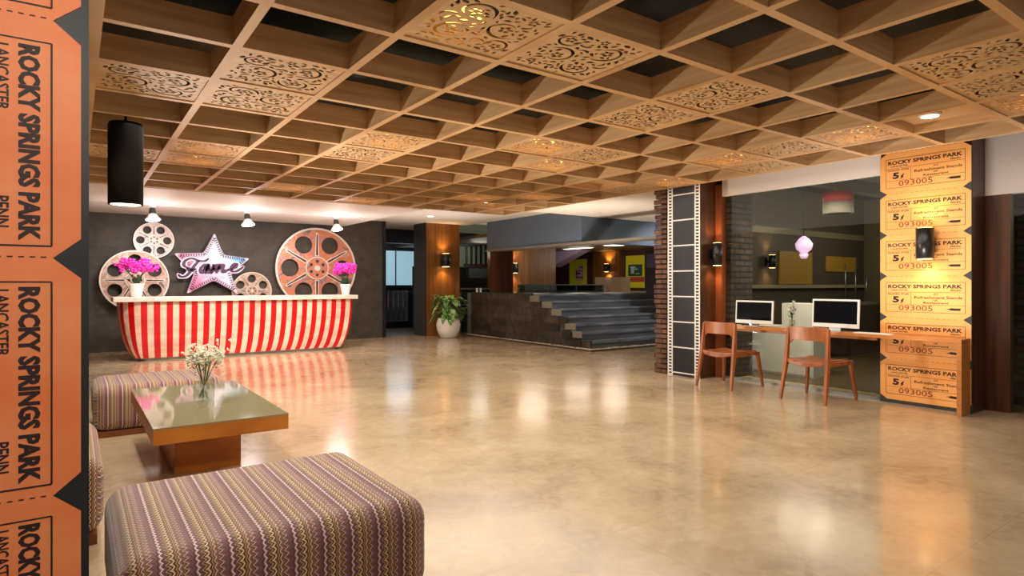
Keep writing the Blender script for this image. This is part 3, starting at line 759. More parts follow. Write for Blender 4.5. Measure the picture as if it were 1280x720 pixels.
# ------------------------------------------------------------------ track spotlights
tr = bx('light_track', (.2, 5.0, 12.47, 12.51, 2.742, 2.77), M_whitem); tag(tr, 'thin white lighting track along the soffit over the reception counter', 'lighting track')
for k, (x, which) in enumerate(((1.13, 'left one, above the small silver reel'), (2.70, 'middle one, above the star sign'), (4.43, 'right one, above the largest reel'))):
    t = empty('track_spotlight', (x, 12.49, 2.742)); tag(t, 'white conical track spotlight, ' + which, 'spotlight', 'track spotlights over the counter')
    bm = new_bm(); box(bm, -.05, .05, -.02, .02, -.03, 0); cyl(bm, (0,0,-.09), .012, .06); obj('mount', bm, M_whitem, t)
    d = Vector((.05, -.25, -1)).normalized(); c = Vector((0, 0, -.09))
    bm = new_bm(); cyl(bm, c - d*.03, .05, .1, d, 20, .055); obj('lamp_body', bm, M_dark, t)
    bm = new_bm(); cyl(bm, c + d*.07, .055, .1, d, 24, .12); obj('reflector_cone', bm, M_whitem, t)
    bm = new_bm(); cyl(bm, c + d*.171, .112, .004, d, 24); obj('lamp', bm, M_glow, t)
    lamp('track_fill', 'POINT', (x, 12.35, 2.38), 17, (1, .88, .86), .25)  # extra point added to brighten soffit and wall, beyond the spotlight's own beam
    lamp('track_beam', 'SPOT', Vector((x, 12.49, 2.742)) + c + d*.2, 45, (1, .9, .86), .05, (x, 13.9, 1.0), 2.5, .8)

# ------------------------------------------------------------------ black cylinder pendant
t = empty('cylinder_pendant', (.375, 6.4, 2.05)); tag(t, 'large matt black cylinder lamp hanging near the ticket partition', 'ceiling lamp')
bm = new_bm(); lathe(bm, [(.118, .01), (.135, .0), (.135, .70), (.125, .72), (.03, .725)], seg=40); obj('shade', bm, mat('matt_black_lamp', (18, 12, 10), .7, spec=.2), t)
bm = new_bm(); cyl(bm, (0, 0, .002), .115, .006, seg=32); obj('lamp', bm, mat('pendant_diffuser', (255, 244, 220), .5, emit=(255, 238, 205), es=3.5), t)
bm = new_bm(); cyl(bm, (0, 0, .725), .012, .725); obj('hanging_rod', bm, M_dark, t)
lamp('pendant_beam', 'SPOT', (.375, 6.4, 2.02), 25, WARM, .1, (.375, 6.4, 0), 2.2, .6)

# ------------------------------------------------------------------ wall sconces
def sconce(loc, out, label, power=9, r=.075, h=.32, colr=AMB):
    """up-and-down cylinder; loc = centre on the wall, out = unit vector away from it"""
    t = empty('wall_sconce', loc); tag(t, label, 'wall lamp', 'up and down wall lamps')
    o = Vector(out); c = o * (.05 + r)
    bm = new_bm(); s2 = o.cross(Vector((0,0,1)))
    p = [s2*.045*a + Vector((0,0,1))*.07*b + o*d for a, b, d in ((-1,-1,.001),(1,-1,.001),(1,1,.001),(-1,1,.001),(-1,-1,.03),(1,-1,.03),(1,1,.03),(-1,1,.03))]
    vs = [bm.verts.new(q) for q in p]
    for q in ((0,3,2,1),(4,5,6,7),(0,1,5,4),(1,2,6,5),(2,3,7,6),(3,0,4,7)): bm.faces.new([vs[i] for i in q])
    cyl(bm, o*.02, .02, .05 + .02, o, 12); obj('bracket', bm, M_dark, t)
    bm = new_bm(); cyl(bm, c - Vector((0,0,h/2)), r, h, seg=28); obj('lamp_body', bm, mat('sconce_black', (30, 30, 32), .3), t)
    for s3 in (-1, 1):
        bm = new_bm(); cyl(bm, c + Vector((0,0,s3*(h/2 + .001) - (.003 if s3 < 0 else 0))), r*.8, .003, seg=24); obj('lens', bm, M_amberglow, t)
        p0 = Vector(loc) + c + Vector((0,0,s3*(h/2 + .03)))
        lamp('sconce_beam', 'SPOT', p0, power, colr, .03, p0 + Vector((0,0,s3)) - o*.25, 1.9, .9)
sconce((7.60 - .0045, 2.80, 1.79), (-1, 0, 0), 'black up and down wall lamp on the orange ticket pillar', 7, .085, .33, (1, .8, .5))
sconce((7.50, 5.57, 1.78), (0, -1, 0), 'black up and down wall lamp beside the film strip pillar', 6, .07, .32)
sconce((7.94, 14.28, 1.98), (0, -1, 0), 'black up and down wall lamp on the pillar behind the potted plant', 12, .12, .34)

# ------------------------------------------------------------------ film strip pillar
sbx('pillar_film', (7.30, 7.95, 5.575, 6.17, 0, 3.4), M_darkwood)
sbx('pillar_film_brick', (7.32, 7.95, 6.17, 6.32, 0, 3.4), M_brick)
bm = new_bm(); rnd = random.Random(3)
for k in range(37):
    z = k*.0755
    box(bm, 7.25 + rnd.uniform(0, .02), 7.319, 6.175, 6.37 + rnd.uniform(0, .05), z + .006, z + .066)
struct('trim_brick_edge', bm, M_brick)
fs = empty('film_strip_panel', (7.29, 6.16, 0)); tag(fs, 'tall black film strip wall panel with white perforated edges', 'wall panel')
bx('strip', (-.012, .008, -.585, 0, 0, 2.79), mat('film_black', (30, 34, 44), .45), fs)
for (y0, y1) in ((-.095, -.0), (-.585, -.49)):
    bm = new_bm(); k = 60; ph = 2.79/k
    s0, s1 = (y0+.02, y1-.02)
    ya, yb = y0 + .022, y1 - .022
    box(bm, -.016, -.0121, y0, ya, 0, 2.79); box(bm, -.016, -.0121, yb, y1, 0, 2.79)
    for q in range(k): box(bm, -.016, -.0121, ya, yb, q*ph, q*ph + ph*.45)
    obj('perforated_edge', bm, M_whitem, fs)
for k in range(8):
    z = 2.67 - .375*k
    if z > .02: bx('frame_line', (-.016, -.0121, -.49, -.095, z - .009, z + .009), M_whitem, fs)

# ------------------------------------------------------------------ shopfront glass, desk bay
sbx('trim_lintel', (7.63, 7.70, 3.31, 5.46, 2.62, 3.4), M_white)
sbx('trim_jamb', (7.62, 7.72, 5.46, 5.57, 0, 2.79), M_jamb)
sbx('trim_glass_base', (7.64, 7.67, 3.31, 5.46, 0, .03), M_steel)
for k, (a, b) in enumerate(((3.33, 4.31), (4.315, 5.455))):
    o = sbx('window_%d' % (k+1), (7.65, 7.656, a, b, .03, 2.62), M_shopglass)
sbx('trim_bulkhead', (7.98, 8.1, -2, 2.42, 2.30, 3.4), M_white)
sbx('window_3', (8.03, 8.036, -2, 2.20, 0, 2.30), M_shopglass)
sbx('trim_door_frame', (7.98, 8.08, 2.20, 2.42, 0, 2.30), M_darkwood)
dk = empty('wall_desk', (7.36, 2.43, 0)); tag(dk, 'narrow honey wood desk shelf along the glass wall', 'desk')
bx('desk_top', (0, .235, 0, 3.13, .745, .785), M_desk, dk, .003)
bx('side_panel', (.0, .235, -.0, .045, 0, .744), M_desk, dk, .003)
bx('wall_cleat', (.19, .225, .9, 3.1, .70, .744), M_desk, dk)

# computers
def computer(y, w_, h_, z0, label, rz=0):
    t = empty('desktop_computer', (7.44, y, .785), rz); tag(t, label, 'computer', 'white desktop computers')
    bm = new_bm(); box(bm, -.012, .012, -w_/2, w_/2, z0, z0 + h_); o = obj('screen_casing', bm, M_whitem, t, .006); o.rotation_euler = (0, .06, 0)
    bm = new_bm(); box(bm, -.0145, -.0125, -w_/2 + .022, w_/2 - .022, z0 + .05, z0 + h_ - .022); o = obj('display', bm, mat('black_display', (12, 14, 18), .12), t); o.rotation_euler = (0, .06, 0)
    bm = new_bm(); box(bm, .0, .012, -.07, .07, .006, z0 + .1); box(bm, -.07, .08, -.1, .1, 0, .006); obj('stand', bm, M_chrome, t, .002)
    k = empty('keyboard', (7.385, y - .32*0 - .18, .785)); 
    return t
computer(4.83, .56, .31, .035, 'left white desktop computer on the wall desk')
computer(3.75, .56, .34, .045, 'right white desktop computer on the wall desk')
for o in [o for o in bpy.data.objects if o.name.startswith('keyboard')]: bpy.data.objects.remove(o)
def keyboard(y, label):
    bm = new_bm(); box(bm, 0, .11, -.2, .2, 0, .008)
    for a in range(4):
        for b in range(12): box(bm, .01 + a*.024, .03 + a*.024, -.19 + b*.032, -.19 + b*.032 + .026, .008, .012)
    t = obj('keyboard', bm, M_whitem); t.location = (7.365, y, .785); tag(t, label, 'keyboard', 'white keyboards')
for yk, lb in ((5.23, 'white keyboard at the left end of the wall desk'), (3.30, 'white keyboard at the right of the right computer')):
    keyboard(yk, lb)

# chairs
def make_chair(x, y, label, rz=0):
    t = empty('wooden_chair', (x, y, 0), rz); tag(t, label, 'chair', 'walnut chairs at the wall desk')
    for s in (-1, 1):
        bm = new_bm(); limb(bm, (-.33, s*.265, 0), (-.24, s*.245, .44), .03, .035, .04, .06); limb(bm, (-.24, s*.245, .44), (-.2, s*.235, .84), .04, .06, .03, .04); bmesh.ops.remove_doubles(bm, verts=bm.verts, dist=.0001)
        obj('rear_leg', bm, M_walnut, t, .004)
        bm = new_bm(); limb(bm, (.31, s*.3, 0), (.26, s*.25, .46), .026, .03, .04, .055); obj('front_leg', bm, M_walnut, t, .004)
        bm = new_bm(); limb(bm, (-.215, s*.247, .435), (.24, s*.25, .44), .03, .05, .03, .045); 
        obj('side_rail', bm, M_walnut, t, .003)
    # seat: shallow curved board
    bm = new_bm(); n = 10; rows = []
    for i in range(n + 1):
        x_ = -.255 + .52*i/n; row = []
        for j in range(n + 1):
            y_ = -.23 + .46*j/n; dz = .018*((2*j/n - 1)**2) + .006*((2*i/n-1)**2)
            row.append((x_, y_, .452 + dz))
        rows.append(row)
    V = [[bm.verts.new(p) for p in r] for r in rows]; U = [[bm.verts.new((p[0], p[1], p[2] - .02)) for p in r] for r in rows]
    for i in range(n):
        for j in range(n):
            bm.faces.new((V[i][j], V[i+1][j], V[i+1][j+1], V[i][j+1])).smooth = True
            bm.faces.new((U[i][j], U[i][j+1], U[i+1][j+1], U[i+1][j])).smooth = True
    for j in range(n):
        bm.faces.new((V[0][j], V[0][j+1], U[0][j+1], U[0][j])); bm.faces.new((V[n][j+1], V[n][j], U[n][j], U[n][j+1]))
        bm.faces.new((V[j+1][0], V[j][0], U[j][0], U[j+1][0])); bm.faces.new((V[j][n], V[j+1][n], U[j+1][n], U[j][n]))
    obj('seat', bm, M_walnut, t)
    # rear apron, bowed down
    bm = new_bm(); n = 12; A, B = [], []
    def arc(zf, x0, th, nm):
        bm = new_bm(); n = 14; a, b, c, d = [], [], [], []
        for j in range(n + 1):
            u = 2*j/n - 1; y_ = u*.235; zl, zh = zf(u)
            xc = x0 - .03*(1 - u*u)
            a.append(bm.verts.new((xc, y_, zl))); b.append(bm.verts.new((xc, y_, zh))); c.append(bm.verts.new((xc + th, y_, zh))); d.append(bm.verts.new((xc + th, y_, zl)))
        for j in range(n):
            for P, Q in ((a, b), (b, c), (c, d), (d, a)): bm.faces.new((P[j], P[j+1], Q[j+1], Q[j])).smooth = False
        bm.faces.new((a[0], b[0], c[0], d[0])); bm.faces.new((d[n], c[n], b[n], a[n]))
        obj(nm, bm, M_walnut, t, .003)
    arc(lambda u: (.40 + .035*u*u, .45), -.25, .025, 'rear_apron')
    arc(lambda u: (.70 - (.06*max(0, abs(u)-.72)/.28)**1, .855), -.215, .028, 'backrest')
    return t
make_chair(7.10, 4.98, 'left walnut chair at the desk, its back to the lobby')
make_chair(7.13, 3.80, 'right walnut chair at the desk, its back to the lobby')

# vases with baby's breath
def flower_vase(loc, r, h, fh, fr, label, name='flower_vase', n=70, seed=1):
    t = empty(name, loc); tag(t, label, 'vase'); rnd = random.Random(seed)
    bm = new_bm(); lathe(bm, [(r*.9, 0), (r*.97, .01), (r, h*.3), (r*.97, h*.7), (r*.9, h*.84), (r*.98, h), (r*1.0, h*1.01)], caps=False); obj('glass_vase', bm, M_vase, t)
    bm = new_bm(); tips = []
    for k in range(16):
        a = rnd.uniform(0, 2*PI); q = math.sqrt(rnd.random()); e = (fr*q*math.cos(a), fr*q*math.sin(a), h + fh*rnd.uniform(.35, .92)); tips.append(e)
        b = rnd.uniform(0, 2*PI)
        tube(bm, [(-e[0]*.15/fr*r*4, -e[1]*.15/fr*r*4, .02), (e[0]*.1, e[1]*.1, h*.8), (e[0]*.6, e[1]*.6, h + (e[2]-h)*.55), e], .0022, 5)
    obj('stems', bm, mat('stem_green', (86, 104, 60), .6), t)
    bm = new_bm()
    for k in range(70):
        e = rnd.choice(tips); c = Vector(e)*1.0 + Vector((rnd.uniform(-.03,.03), rnd.uniform(-.03,.03), rnd.uniform(-.12,.0))); a = rnd.uniform(0, 2*PI)
        leaf(bm, c, c + Vector((.04*math.cos(a), .04*math.sin(a), rnd.uniform(-.01, .03))), .008)
    obj('leaves', bm, M_leafd, t)
    bm = new_bm()
    for k in range(n):
        e = rnd.choice(tips); c = Vector(e) + Vector([rnd.gauss(0, fr*.22) for _ in range(3)]); d = rnd.uniform(.006, .011)
        blob(bm, c, d, 1, (1, 1, .7))
        for q in range(3): blob(bm, c + Vector([rnd.uniform(-1, 1)*d*1.2 for _ in range(3)]), d*.7, 1)
    obj('blossoms', bm, M_flower, t)
    return t

# ------------------------------------------------------------------ low table
tb = empty('coffee_table', (.81, 5.27, 0)); tag(tb, 'square low honey wood pedestal table with grey glass top', 'coffee table')
M_tab = mat('golden_table_wood', (196, 122, 30), .4, c2=(172, 98, 20), nscale=(3, 3, 8))
bx('table_top', (-.41, .41, -.88, .88, .345, .442), M_tab, tb, .002)
bx('glass_top', (-.41, .41, -.88, .88, .4425, .452), M_tableglass, tb, .001)
bx('pedestal', (-.23, .21, -.35, .6, 0, .344), M_tab, tb, .002)
flower_vase((.82, 5.25, .4525), .075, .16, .27, .125, 'glass vase of small white flowers on the low table', seed=4, n=190)
flower_vase((7.46, 4.30, .785), .035, .12, .24, .035, 'slim glass vase of white flowers between the two computers', seed=9, n=45)

# ------------------------------------------------------------------ ottomans
def ottoman(x0, x1, y0, y1, h, label):
    t = empty('ottoman', ((x0+x1)/2, (y0+y1)/2, 0)); tag(t, label, 'ottoman', 'woven fabric ottomans around the low table')
    w_, d = (x1-x0)/2, (y1-y0)/2
    bm = new_bm(); vs = box(bm, -w_, w_, -d, d, .05, h)
    o = obj('cushion', bm, M_fabric, t); 
    sd = o.modifiers.new('b', 'BEVEL'); sd.width = .095; sd.segments = 8; sd.limit_method = 'NONE'
    for p in o.data.polygons: p.use_smooth = True
    bx('base_board', (-w_ + .03, w_ - .03, -d + .03, d - .03, .0, .055), mat('ottoman_plinth', (120, 66, 26), .5), t)
    return t
ottoman(.11, 1.23, 2.30, 3.32, .45, 'large brown and pink zigzag ottoman in the foreground')
ottoman(.14, 1.22, 5.72 + .72, 7.35, .45, 'far zigzag ottoman behind the low table')
ottoman(-.92, .13, 3.82, 5.0, .45, 'zigzag ottoman half hidden behind the ticket partition')

# ------------------------------------------------------------------ pillar with plant
sbx('pillar_lobby', (7.45, 8.46, 14.28, 14.95, 0, 2.95), M_amberwood)
sbx('trim_pillar_side_shade', (7.43, 7.45, 14.27, 14.95, 0, 2.95), mat('pillar_shade_black_brown', (34, 22, 18), .4))  # pillar's shaded side put in as a darker sheet
t = empty('potted_plant', (7.74, 13.62, 0)); tag(t, 'leafy green plant in a round white pot before the pillar', 'plant')
bm = new_bm(); lathe(bm, [(.17, 0), (.21, .02), (.29, .18), (.31, .32), (.29, .43), (.26, .5), (.24, .5), (.25, .44), (.001, .43)], seg=36); obj('pot', bm, M_pot, t)
bm = new_bm(); rnd = random.Random(11); st_ = new_bm()
for k in range(95):
    a = rnd.uniform(0, 2*PI); q = rnd.uniform(.06, .34); z0 = rnd.uniform(.6, 1.08)
    p = Vector((q*math.cos(a), q*math.sin(a), z0)); ln = rnd.uniform(.18, .30)
    e = p + Vector((ln*math.cos(a)*.8, ln*math.sin(a)*.8, rnd.uniform(-.28, .14)))
    leaf(bm, p, e, rnd.uniform(.06, .085), .07)
    tube(st_, [(p.x*.15, p.y*.15, .44), (p.x*.5, p.y*.5, z0*.75), tuple(p)], .006, 5)
obj('stems', st_, MATS['stem_green'], t)
obj('foliage', bm, M_leaf, t)

# ------------------------------------------------------------------ stone steps
NS, TR, RZ = 7, .33, .16
bm = new_bm()
for k in range(NS):
    y0 = 9.40 + TR*k; box(bm, 8.72, 13.2, y0, (9.40 + TR*(k+1)) if k < NS-1 else 20, 0, RZ*(k+1) - .045)
struct('floor_step_core', bm, M_step)
for k in range(NS):
    pass
bm = new_bm()
for k in range(NS):
    y0 = 9.40 + TR*k
    box(bm, 8.715, 13.2, y0 - .025, (y0 + TR - .001) if k < NS-1 else 20, RZ*(k+1) - .045, RZ*(k+1))
struct('floor_step_treads', bm, mat('step_tread_stone', (146, 150, 156), .25, c2=(100, 106, 114), nscale=(1.5, 9, 9), detail=6))
bm = new_bm()
for k in range(NS):
    y0 = 9.36 + TR*k; box(bm, 8.65, 8.714, y0, (9.36 + TR*(k+1)) if k < NS-1 else 14.0, 0, RZ*(k+1) + .02)
struct('wall_step_side', bm, M_stone)
for k, (y, z, m_) in enumerate(((9.75, .22, 0), (9.95, .38, 0), (10.2, .50, 1), (10.42, .66, 0), (10.75, .82, 0), (11.2, .95, 0), (9.78,.02,1), (10.5,.34,1), (10.05, .2, 1))):
    sbx('trim_stone_block', (8.625, 8.649, y - .17, y + .17, z, z + .14), mat('pale_slate_block', (120, 114, 98), .6) if not m_ else mat('dark_slate_block', (40, 32, 26), .6))
lamp('steps_light', 'SPOT', (11.2, 8.6, 2.7), 70, (.95, .95, 1), .1, (11.2, 10.8, .5), 2.0, .8)
# kerb and pebbles
bm = new_bm(); box(bm, 8.40, 8.43, 9.05, 14.1, 0, .03); box(bm, 8.43, 13.2, 9.05, 9.08, 0, .03); struct('trim_kerb', bm, mat('dark_kerb', (50, 44, 34), .5))
bm = new_bm(); rnd = random.Random(2)
for k in range(1500):
    if rnd.random() < .55: p = (rnd.uniform(8.45, 8.61), rnd.uniform(9.12, 14.0))
    else: p = (rnd.uniform(8.45, 13.1), rnd.uniform(9.11, 9.32))
    r = rnd.uniform(.014, .03); blob(bm, (p[0], p[1], r*.6), r, 1, (1.2, 1, .65))
tag(obj('pebbles', bm, mat('cream_pebbles', (214, 204, 180), .5, c2=(140, 128, 104), nscale=(20,20,20))), 'strip of pale pebbles along the foot of the stone steps', 'pebbles', kind='stuff')

# blue-grey beam over the steps
bm = new_bm(); box(bm, 8.7, 9.0, 9.67, 13.3, 2.24, 3.1); box(bm, 9.0, 16, 9.67, 9.95, 2.24, 3.1); struct('trim_beam', bm, M_bluegrey)
sbx('trim_beam_ledge', (8.66, 9.05, 6.33, 13.3, 2.19, 2.24), mat('beam_underside', (120, 112, 100), .5))
sbx('pillar_beam_end', (9.0, 9.55, 13.32, 13.6, 0, 3.1), M_darkwood)
sbx('wall_upper_lamp', (10.35, 12.9, 15.6, 15.8, 1.12, 3.2), M_amberwood)
sconce((11.15, 15.6, 1.85), (0, -1, 0), 'black wall lamp glowing on the upper level left of the dark doorway', 16, .1, .3)
# upper level behind the steps
sbx('floor_upper', (9.76, 20, 13.3, 24, 1.0, 1.11), mat('upper_floor_tile', (120, 110, 90), .3))
sbx('floor_upper_side', (13.2, 20, 6.4, 13.3, 1.0, 1.11), MATS['upper_floor_tile'])
sbx('wall_upper', (17.0, 17.2, 6.4, 24, 1.11, 3.4), M_darkwood)
sbx('wall_far', (6.46, 20, 22, 22.2, 0, 3.4), mat('far_wall_maroon', (70, 42, 36), .5))
bm = new_bm(); box(bm, 9.0, 20, 9.95, 22, 2.62, 2.7); struct('ceiling_upper', bm, mat('upper_ceiling_wood', (120, 92, 62), .5, c2=(90, 64, 44), nscale=(4,.5,4)))
for k, (x, y, wx, wy) in enumerate(((15.2, 12.2, .25, 1.6), (14.4, 16.2, .25, 1.3), (14.2, 14.2, .5, .5), (12.6, 17.2, .2, 1.2), (15.8, 10.4, .25, 1.0), (11.2, 14.6, .25, 1.6))):
    pos = ('farthest right', 'middle left', 'centre, brightest', 'far left', 'right end, small', 'nearest left')[k]
    t = empty('ceiling_light', (x, y, 2.62)); tag(t, 'rectangular light in the low wooden ceiling beyond the steps, ' + pos, 'ceiling light', 'lights in the upper level ceiling')
    bx('frame', (-wx/2-.03, wx/2+.03, -wy/2-.03, wy/2+.03, -.015, 0), M_whitem, t); bx('diffuser', (-wx/2, wx/2, -wy/2, wy/2, -.02, -.0155), mat('far_diffuser', (255, 240, 220), .5, emit=(255, 232, 205), es=3), t)
    lamp('upper_light', 'POINT', (x, y, 2.3), 12, WARM, .45)
# yellow posters
def yposter(y0, y1, z0, z1, label, kind):
    t = empty('yellow_poster', (16.99, (y0+y1)/2, z0)); tag(t, label, 'poster'); w_ = (y1-y0)/2; h = z1-z0
    bx('sheet', (-.02, -.002, -w_, w_, 0, h), mat('yellow_print', (244, 232, 24), .5), t)
    if kind:
        bx('green_panel', (-.024, -.0205, -w_*.78, w_*.72, h*.36, h*.72), mat('green_print', (20, 84, 70), .5), t)
        bm = new_bm()
        for a, b, c, d in ((-.1, .5, .62, .66), (-.3, .25, .56, .60), (.05, .5, .44, .47), (-.5, -.1, .42, .45)): box(bm, -.027, -.0245, a*w_, b*w_, c*h, d*h)
        blob(bm, (-.026, .25*w_, .56*h), .09, 2, (.03, 1, 1.5)); obj('white_figure', bm, mat('pale_print', (200, 214, 200), .5), t)
        bx('red_strip', (-.024, -.0205, -w_, w_*.9, h*.18, h*.34), mat('red_print', (190, 80, 46), .5), t)
    else:
        bm = new_bm(); pr = [(-.62,.22),(-.7,.72),(-.1,.78),(.2,.62),(.35,.45),(.3,.25),(-.1,.18)]
        a = [bm.verts.new((-.0245, u*w_, v*h)) for u, v in pr]; f = bm.faces.new(a); e = bmesh.ops.extrude_face_region(bm, geom=[f])
        for v in e['geom']:
            if isinstance(v, bmesh.types.BMVert): v.co.x = -.0205
        obj('pale_figure', bm, mat('pink_print', (214, 180, 170), .5), t)
        bm = new_bm()
        for a_, b_, c, d in ((-.6, -.2, .68, .72), (-.5, .0, .55, .58), (-.3, .1, .44, .5), (-.6, .2, .3, .34), (.1,.2,.35,.6)): box(bm, -.028, -.025, a_*w_, b_*w_, c*h, d*h)
        obj('dark_marks', bm, mat('dark_print', (80, 30, 40), .5), t)
    return t
yposter(18.55, 19.62, 1.28, 2.38, 'left yellow poster with a pale figure beyond the steps', 0)
yposter(15.45, 16.38, 1.22, 2.42, 'right yellow poster with a green picture beyond the steps', 1)
sbx('wall_upper_panel', (16.7, 16.99, 16.45, 17.9, 1.11, 2.6), M_amberwood)
sconce((16.70, 16.98, 1.98), (-1, 0, 0), 'amber glowing wall lamp between the two yellow posters', 30, .1, .3)
sbx('pillar_upper', (11.5, 12.3, 9.68, 10.42, 1.12, 2.19), mat('violet_black_pillar', (30, 24, 30), .5))
sg = bx('wall_screen', (11.44, 11.499, 9.95, 10.35, 1.75, 2.1), mat('dim_violet_screen', (60, 56, 72), .4)); tag(sg, 'dim grey violet notice screen on the dark upper pillar', 'screen')
# sloping lilac underside of a stair
bm = new_bm(); pts = [(14.9, 2.0), (14.9, 2.4), (14.9, 2.61), ]
vs = [bm.verts.new(p) for p in ((15, 18.4, 2.02), (15, 18.4, 2.61), (15, 16.7, 2.61), (15.5, 18.4, 2.02), (15.5, 18.4, 2.61), (15.5, 16.7, 2.61))]
for q in ((0,1,2),(5,4,3),(0,3,4,1),(1,4,5,2),(2,5,3,0)): bm.faces.new([vs[i] for i in q])
struct('trim_stair_underside', bm, mat('lilac_paint', (176, 156, 190), .5))
# glass parapet of the upper level
rl = empty('glass_parapet', (9.8, 13.45, 1.12)); tag(rl, 'low glass parapet with steel rail at the head of the steps', 'railing')
bx('glass_pane', (0, 3.2, 0, .012, .0, .2), M_railglass, rl); bx('handrail', (0, 3.2, -.01, .022, .2, .23), M_steel, rl)
for x in (0.02, 1.05, 2.1, 3.15):
    bm = new_bm(); cyl(bm, (x, .006, 0), .016, .2, seg=10); obj('post', bm, M_steel, rl)
# blocks and plants on the upper edge
for k, (x, y) in enumerate(((14.3, 14.75), (14.3, 14.05))):
    t = tag(bx('stone_bench', (x-.2, x+.2, y-.25, y+.25, 1.11, 1.58), mat('pale_bench_stone', (186, 160, 130), .6)), ('pale stone block left of the amber wall lamp', 'pale stone block under the amber wall lamp')[k], 'bench')

# ------------------------------------------------------------------ gap left of the pillar
sbx('floor_passage', (6.3, 12, 14.6, 21.9, 0, .004), mat('passage_floor', (120, 108, 88), .3))
sbx('wall_passage', (7.2, 10.5, 19.6, 19.8, 0, 3.3), mat('passage_wall_dark', (28, 30, 36), .5))
bm = new_bm(); box(bm, 8.4, 10.1, 19.52, 19.6, 1.32, 2.5); o = struct('window_4', bm, mat('pale_blue_lit_window', (190, 215, 225), .3, emit=(150, 190, 205), es=.55))
sbx('trim_window_bars', (8.99, 9.03, 19.49, 19.52, 1.32, 2.5), M_steel)
sbx('trim_window_sill', (8.3, 10.2, 19.4, 19.52, 1.22, 1.3), M_dark)
rl = empty('escalator_railing', (7.6, 17.6, 0)); tag(rl, 'steel baluster railing with dark glass in the passage behind the counter wall', 'railing')
bx('handrail', (0, 2.0, -.03, .03, 1.2, 1.26), M_dark, rl)
for k in range(5):
    bm = new_bm(); cyl(bm, (.12 + .17*k, 0, .25), .022, .95, seg=12); obj('baluster', bm, M_steel, rl)
bx('glass_pane', (.95, 2.0, -.01, .01, .1, 1.2), M_railglass, rl); bx('base', (0, 2.0, -.06, .06, 0, .2), M_dark, rl)
lamp('passage_light', 'POINT', (8.6, 18.3, 2.3), 7, (.7, .85, 1), .4)
sbx('trim_passage_beam', (6.5, 10.5, 16.5, 16.7, 2.55, 2.95), mat('dark_blue_beam', (30, 36, 48), .5))

# ------------------------------------------------------------------ gap right of the pillar: stair and rail
sbx('wall_stairwell', (8.75, 11.6, 16.9, 17.0, 1.9, 3.3), mat('stairwell_green_white', (186, 196, 170), .6, emit=(186, 196, 170), es=0))
sbx('wall_stairwell_low', (8.4, 11.6, 16.9, 17.0, 0, 1.9), mat('stairwell_dark', (40, 30, 30), .6))
sr = empty('stair_balustrade', (10.0, 16.6, 1.9)); tag(sr, 'dark balustrade with pale gaps above the stair right of the pillar', 'railing')
bx('handrail', (0, 1.4, -.03, .03, .72, .78), M_dark, sr); bx('base', (0, 1.4, -.03, .03, 0, .1), mat('balustrade_maroon', (70, 30, 30), .5), sr)
for k in range(8): bx('baluster', (.06 + .18*k, .12 + .18*k, -.02, .02, .1, .72), M_dark, sr)
sl = bx('trim_landing', (10.0, 11.4, 16.3, 16.5, 1.55, 1.85), mat('landing_grey', (84, 86, 92), .5)); sl['kind'] = 'structure'
gr = empty('glass_gate', (8.50, 14.3, 0)); tag(gr, 'glass gate with steel posts beside the potted plant pillar', 'gate')
bx('glass_pane', (.03, .95, -.01, .01, .05, 1.2), M_railglass, gr)
bx('top_rail', (.0, .98, -.02, .02, 1.2, 1.25), M_steel, gr)
for x in (0.5, .62):
    bm = new_bm(); cyl(bm, (x, -.04, 0), .028, 1.25, seg=14); obj('post', bm, M_whitem, gr)
lamp('stairwell_light', 'POINT', (10.2, 15.9, 2.4), 7, (.95, 1, .85), .35)

# ------------------------------------------------------------------ room behind the shop glass
sbx('wall_shop_back', (13.5, 13.7, -2, 6.3, 0, 3.2), mat('shop_wall', (108, 94, 70), .6))
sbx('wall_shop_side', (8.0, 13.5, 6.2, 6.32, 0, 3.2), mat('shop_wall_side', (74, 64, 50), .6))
sbx('wall_shop_left', (7.72, 8.25, 5.38, 5.57, 0, 3.2), M_brickin)
sbx('ceiling_shop', (7.7, 13.6, -2, 6.3, 3.1, 3.2), M_black)
sbx('floor_shop', (8.1, 13.5, -2, 6.2, 0, .004), mat('shop_floor', (90, 76, 56), .3))
for k in range(5):
    bx_ = sbx('trim_shop_beam', (8.2, 13.4, .2 + 1.2*k, .35 + 1.2*k, 2.9, 3.1), mat('shop_beam', (52, 46, 38), .6))
for k, (y0, y1, lb) in enumerate(((6.0-.02, 6.08, ''),)):
    pass
t = bx('wall_board', (10.3, 11.4, 6.17, 6.199, 1.35, 1.95), mat('mustard_board', (160, 124, 34), .6)); tag(t, 'mustard yellow board on the inner shop wall, larger, left of the lantern', 'board')
t = bx('wall_board', (11.9, 13.1, 6.17, 6.199, 1.6, 1.9), MATS['mustard_board']); tag(t, 'mustard yellow board on the inner shop wall, smaller, right of the lantern', 'board')
cb = empty('white_cabinet', (8.6, 5.06, 0)); tag(cb, 'white cabinet standing behind the glass under the desk level', 'cabinet')
bx('body', (0, .4, -.42, .55, 0, .72), M_whitem, cb, .004); bx('tall_unit', (.0, .38, -.42, .06, .721, 1.07), M_whitem, cb, .004)
bm = new_bm(); box(bm, -.01, -.0005, -.40, .04, .03, .70); box(bm, -.01, -.0005, .06, .53, .03, .70); obj('door', bm, M_whitem, cb, .002)
